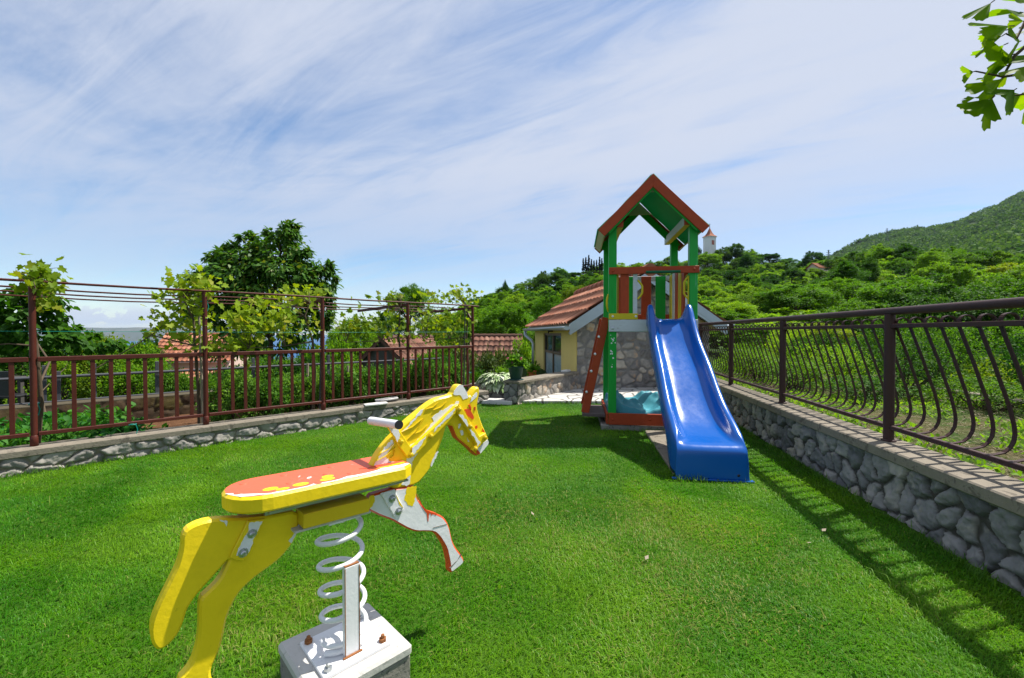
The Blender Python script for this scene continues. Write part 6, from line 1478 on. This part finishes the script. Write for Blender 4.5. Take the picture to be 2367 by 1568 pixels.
tag(link('edge_grass', mesh_np('edge_grass', V, Fc, LF['rasp'])), 'longer uncut grass growing against the walls, slabs and concrete block', 'grass', kind='stuff')
# clover / weed leaves in the lawn, and weeds on the terrace
n = 5000; x, y = -4.5+7.6*g.random(n), .9+5.9*g.random(n)**1.3; k = in_lawn(x, y) & (fbm(x*1.4, y*1.4, 3, 61, 3) > .5); x, y = x[k], y[k]; n = len(x)
P = np.stack([x, y, .010+.018*g.random(n)], -1); V, Fc = scatter(T_LEAF, P, unit(rdir(g, n)+np.array([0, 0, .3])), unit(rdir(g, n)*.5+np.array([0, 0, 1])), .014+.018*g.random(n), .010+.010*g.random(n))
tag(link('lawn_weeds', mesh_np('lawn_weeds', V, Fc, LF['bright'])), 'small clover and weed leaves scattered in the lawn', 'weeds', kind='stuff')
n = 22000; s, q = -3+9*g.random(n), .1+4.3*g.random(n); x, y = RA.x+RD.x*s-RN.x*q, RA.y+RD.y*s-RN.y*q; k = (fbm(x*1.5, y*1.5, 1, 71, 3) + .35*(q < .7)*1.0 + .25*(q > 3) + .12*(s > 1) > .50); x, y = x[k], y[k]; n = len(x)
P = np.stack([x, y, .255+.05*g.random(n)], -1); V, Fc = scatter(T_LEAF, P, unit(rdir(g, n)+np.array([0, 0, .5])), unit(rdir(g, n)*.5+np.array([0, 0, 1])), .03+.04*g.random(n), .015+.02*g.random(n))
tag(link('terrace_weeds', mesh_np('terrace_weeds', V, Fc, LF['bright'])), 'low weeds growing on the dry terrace beyond the right railing', 'weeds', kind='stuff')
n = 14000; s, q = -3+9*g.random(n), .1+4.3*g.random(n); P = np.stack([RA.x+RD.x*s-RN.x*q, RA.y+RD.y*s-RN.y*q, .262+.012*g.random(n)], -1); u = rdir(g, n); u[:, 2] *= .15
V, Fc = scatter(T_LEAF, P, u, unit(rdir(g, n)*.3+np.array([0, 0, 1])), .03+.05*g.random(n), .004+.008*g.random(n)); sm_ = leafmat('dry_straw', (.14, .10, .05), (.30, .23, .13), (.40, .33, .22), .15)
tag(link('dry_litter', mesh_np('dry_litter', V, Fc, sm_)), 'dry grass litter strewn over the terrace beyond the right railing', 'litter', kind='stuff')
# stone edging on the terrace
ed = thing('stone_edging', 'line of pale edging stones on the terrace beyond the right railing', 'edging', RQ(0, 3.25, .25)); r_ = random.Random(4); s = -1.5
while s < 4.6:
    L_ = .22+.25*r_.random(); b = MB(); c = RQ(s+L_/2, 3.25+r_.uniform(-.05, .05), .28); b.boxa(c, (RD, RN, ZZ), (L_/2-.012, .06+.03*r_.random(), .045), 0, .018); b.build('stone', M['conc_old'], ed); s += L_
# fallen leaves on the lawn
for px, py, lab in ((1234, 1191, 'small dry tan leaf on the lawn right of the horse hoof'), (1492, 1294, 'brown dry leaf in the middle of the lawn'), (1872, 1253, 'pale curled leaf on the lawn below the slide'), (1900, 1228, 'pale dry leaf nearest the wall shadow'), (1320, 1183, 'tiny whitish leaf left of the slide on the lawn')):
    p = on_z(px, py, .03); b = MB(); a = random.random()*6; d = Vector((math.cos(a), math.sin(a), .2)); s_ = Vector((-math.sin(a), math.cos(a), .3)); b.add([p, p + d*.015 + s_*.010, p + d*.04, p + d*.018 - s_*.009], [(0, 1, 2, 3)]); tag(b.build('fallen_leaf', M['bark_pale'], None, p), lab, 'leaf')
HAZE = .00004
# ================================================================== SUN, SKY, CAMERA
SA, SB = .555, .24           # direction to the sun in plan per metre of height
sd = Vector((SA, SB, 1)).normalized()
sun = bpy.data.lights.new('sun', 'SUN'); sun.energy = 4.8; sun.angle = R(.53); sun.color = (1, .955, .88)
so_ = bpy.data.objects.new('sun', sun); col.objects.link(so_); so_.rotation_euler = sd.to_track_quat('Z', 'Y').to_euler(); so_.location = (3, 3, 12)
w = bpy.data.worlds.new('World'); scene.world = w; w.use_nodes = True; nt = w.node_tree; nt.nodes.clear()
out = nt.nodes.new('ShaderNodeOutputWorld'); bg = nt.nodes.new('ShaderNodeBackground')
sky = nt.nodes.new('ShaderNodeTexSky'); sky.sky_type = 'NISHITA'; sky.sun_disc = False; sky.sun_elevation = math.asin(sd.z); sky.sun_rotation = math.atan2(SA, SB); sky.altitude = 150; sky.air_density = 1.0; sky.dust_density = .0; sky.ozone_density = 2.2
SKYS = .095
tc = nt.nodes.new('ShaderNodeTexCoord'); sep = nt.nodes.new('ShaderNodeSeparateXYZ'); nt.links.new(tc.outputs['Generated'], sep.inputs[0])
def mth(op, a, b=None, c=None):
    n = nt.nodes.new('ShaderNodeMath'); n.operation = op
    for k, v in enumerate((a, b, c)):
        if v is None: continue
        if isinstance(v, bpy.types.NodeSocket): nt.links.new(v, n.inputs[k])
        else: n.inputs[k].default_value = v
    return n.outputs[0]
X_, Y_, Z_ = sep.outputs
zz = mth('ADD', mth('MAXIMUM', Z_, 0.0), .09)
pu, pv = mth('DIVIDE', X_, zz), mth('DIVIDE', Y_, zz)
def cloud(rot, sx, sy, off, scale, detail, rough, dist):
    cb = nt.nodes.new('ShaderNodeCombineXYZ'); nt.links.new(pu, cb.inputs[0]); nt.links.new(pv, cb.inputs[1])
    mp = nt.nodes.new('ShaderNodeMapping'); mp.inputs['Rotation'].default_value = (0, 0, rot); mp.inputs['Scale'].default_value = (sx, sy, 1); mp.inputs['Location'].default_value = off
    m0 = nt.nodes.new('ShaderNodeMapping'); m0.inputs['Rotation'].default_value = (0, 0, rot)
    nt.links.new(cb.outputs[0], m0.inputs[0]); mp.inputs['Rotation'].default_value = (0, 0, 0); nt.links.new(m0.outputs[0], mp.inputs[0])
    n = nt.nodes.new('ShaderNodeTexNoise'); n.inputs['Scale'].default_value = scale; n.inputs['Detail'].default_value = detail; n.inputs['Roughness'].default_value = rough; n.inputs['Distortion'].default_value = dist
    nt.links.new(mp.outputs[0], n.inputs['Vector']); return n.outputs['Fac']
def sm(x, a, b):
    n = nt.nodes.new('ShaderNodeMapRange'); n.interpolation_type = 'SMOOTHSTEP'; n.inputs[1].default_value = a; n.inputs[2].default_value = b
    nt.links.new(x, n.inputs[0]); return n.outputs[0]
c1 = cloud(-.95, 1.0, .42, (3.1, 1.7, 0), .75, 9, .60, .8)          # broad veils
c2 = cloud(-1.02, 2.4, .45, (7.3, 2.2, 0), 1.7, 11, .66, .9)          # fine streaks
c3 = cloud(.40, 1.0, 1.0, (1.2, 5.4, 0), .33, 3, .5, .2)           # large clear and veiled areas
side = mth('ADD', mth('MULTIPLY', X_, .08), .0)
cov = mth('ADD', mth('ADD', mth('MULTIPLY', c1, .64), mth('MULTIPLY', c2, .38)), mth('ADD', mth('MULTIPLY', c3, .36), side))
m1 = mth('MULTIPLY', sm(cov, .38, .75), .95)
fade = sm(Z_, .02, .40); m1 = mth('MULTIPLY', m1, mth('ADD', mth('MULTIPLY', fade, .62), .38))
# small cumulus low over the sea at the left
az_ = mth('DIVIDE', X_, mth('MAXIMUM', Y_, .05))
cb = nt.nodes.new('ShaderNodeCombineXYZ'); nt.links.new(mth('MULTIPLY', az_, 9.0), cb.inputs[0]); nt.links.new(mth('MULTIPLY', Z_, 26.0), cb.inputs[1])
nz = nt.nodes.new('ShaderNodeTexNoise'); nz.inputs['Scale'].default_value = 1.6; nz.inputs['Detail'].default_value = 8; nz.inputs['Roughness'].default_value = .6; nt.links.new(cb.outputs[0], nz.inputs['Vector'])
band = mth('MULTIPLY', sm(Z_, .004, .020), mth('SUBTRACT', 1.0, sm(Z_, .03, .062)))
cum = sm(mth('ADD', nz.outputs['Fac'], mth('MULTIPLY', band, .22)), .58, .66)
cum = mth('MULTIPLY', mth('MULTIPLY', cum, band), mth('SUBTRACT', 1.0, sm(az_, -.70, -.40)))
tot = mth('MAXIMUM', m1, mth('MULTIPLY', cum, .9))
hz = mth('MULTIPLY', mth('SUBTRACT', 1.0, sm(Z_, .0, .22)), .30)
def vmix(fac, a, b):
    n = nt.nodes.new('ShaderNodeMix'); n.data_type = 'RGBA'; nt.links.new(fac, n.inputs[0]) if isinstance(fac, bpy.types.NodeSocket) else setattr(n.inputs[0], 'default_value', fac)
    for sk, v in ((n.inputs[6], a), (n.inputs[7], b)):
        if isinstance(v, bpy.types.NodeSocket): nt.links.new(v, sk)
        else: sk.default_value = (*v, 1)
    return n.outputs[2]
hsv = nt.nodes.new('ShaderNodeHueSaturation'); hsv.inputs['Saturation'].default_value = 1.28; nt.links.new(sky.outputs[0], hsv.inputs['Color'])
CW = 4.9
colr = vmix(tot, hsv.outputs[0], (CW*.88, CW*.95, CW*1.12))
nt.links.new(colr, bg.inputs['Color']); bg.inputs['Strength'].default_value = SKYS; nt.links.new(bg.outputs[0], out.inputs[0])
# air: one closed box of even haze round the scene
hm_, hnt, hout = newmat('haze_air'); pv_ = hnt.nodes.new('ShaderNodeVolumePrincipled'); pv_.inputs['Color'].default_value = (.62, .78, 1, 1); pv_.inputs['Density'].default_value = HAZE; pv_.inputs['Anisotropy'].default_value = .2
hnt.links.new(pv_.outputs[0], hout.inputs['Volume']); hm_.cycles.homogeneous_volume = True if hasattr(hm_, 'cycles') else None
hb = MB(); hb.add([(x, y, z) for z in (-420, 420) for x, y in ((-27000, -23000), (27000, -23000), (27000, 25000), (-27000, 25000))], [(3,2,1,0),(4,5,6,7),(0,1,5,4),(1,2,6,5),(2,3,7,6),(3,0,4,7)])
if HAZE > 0: tag(hb.build('haze', hm_, None, (0, 0, 0)), 'thin blue haze in the air over the valley and the sea', 'haze', kind='stuff')
cam = bpy.data.cameras.new('camera'); co_ = bpy.data.objects.new('camera', cam); col.objects.link(co_)
cam.sensor_width = 36; cam.lens = 36*FPX/2367; cam.clip_start = .05; cam.clip_end = 60000
co_.location = (0, 0, CAMZ); co_.rotation_euler = (math.pi/2 - PITCH, 0, 0); scene.camera = co_
scene.view_settings.view_transform = 'Standard'; scene.view_settings.look = 'None'; scene.view_settings.exposure = .72; scene.view_settings.gamma = 1
scene.render.resolution_x = 1024; scene.render.resolution_y = 678
cy = scene.cycles; cy.max_bounces = 6; cy.diffuse_bounces = 3; cy.glossy_bounces = 3; cy.transmission_bounces = 4; cy.use_adaptive_sampling = True
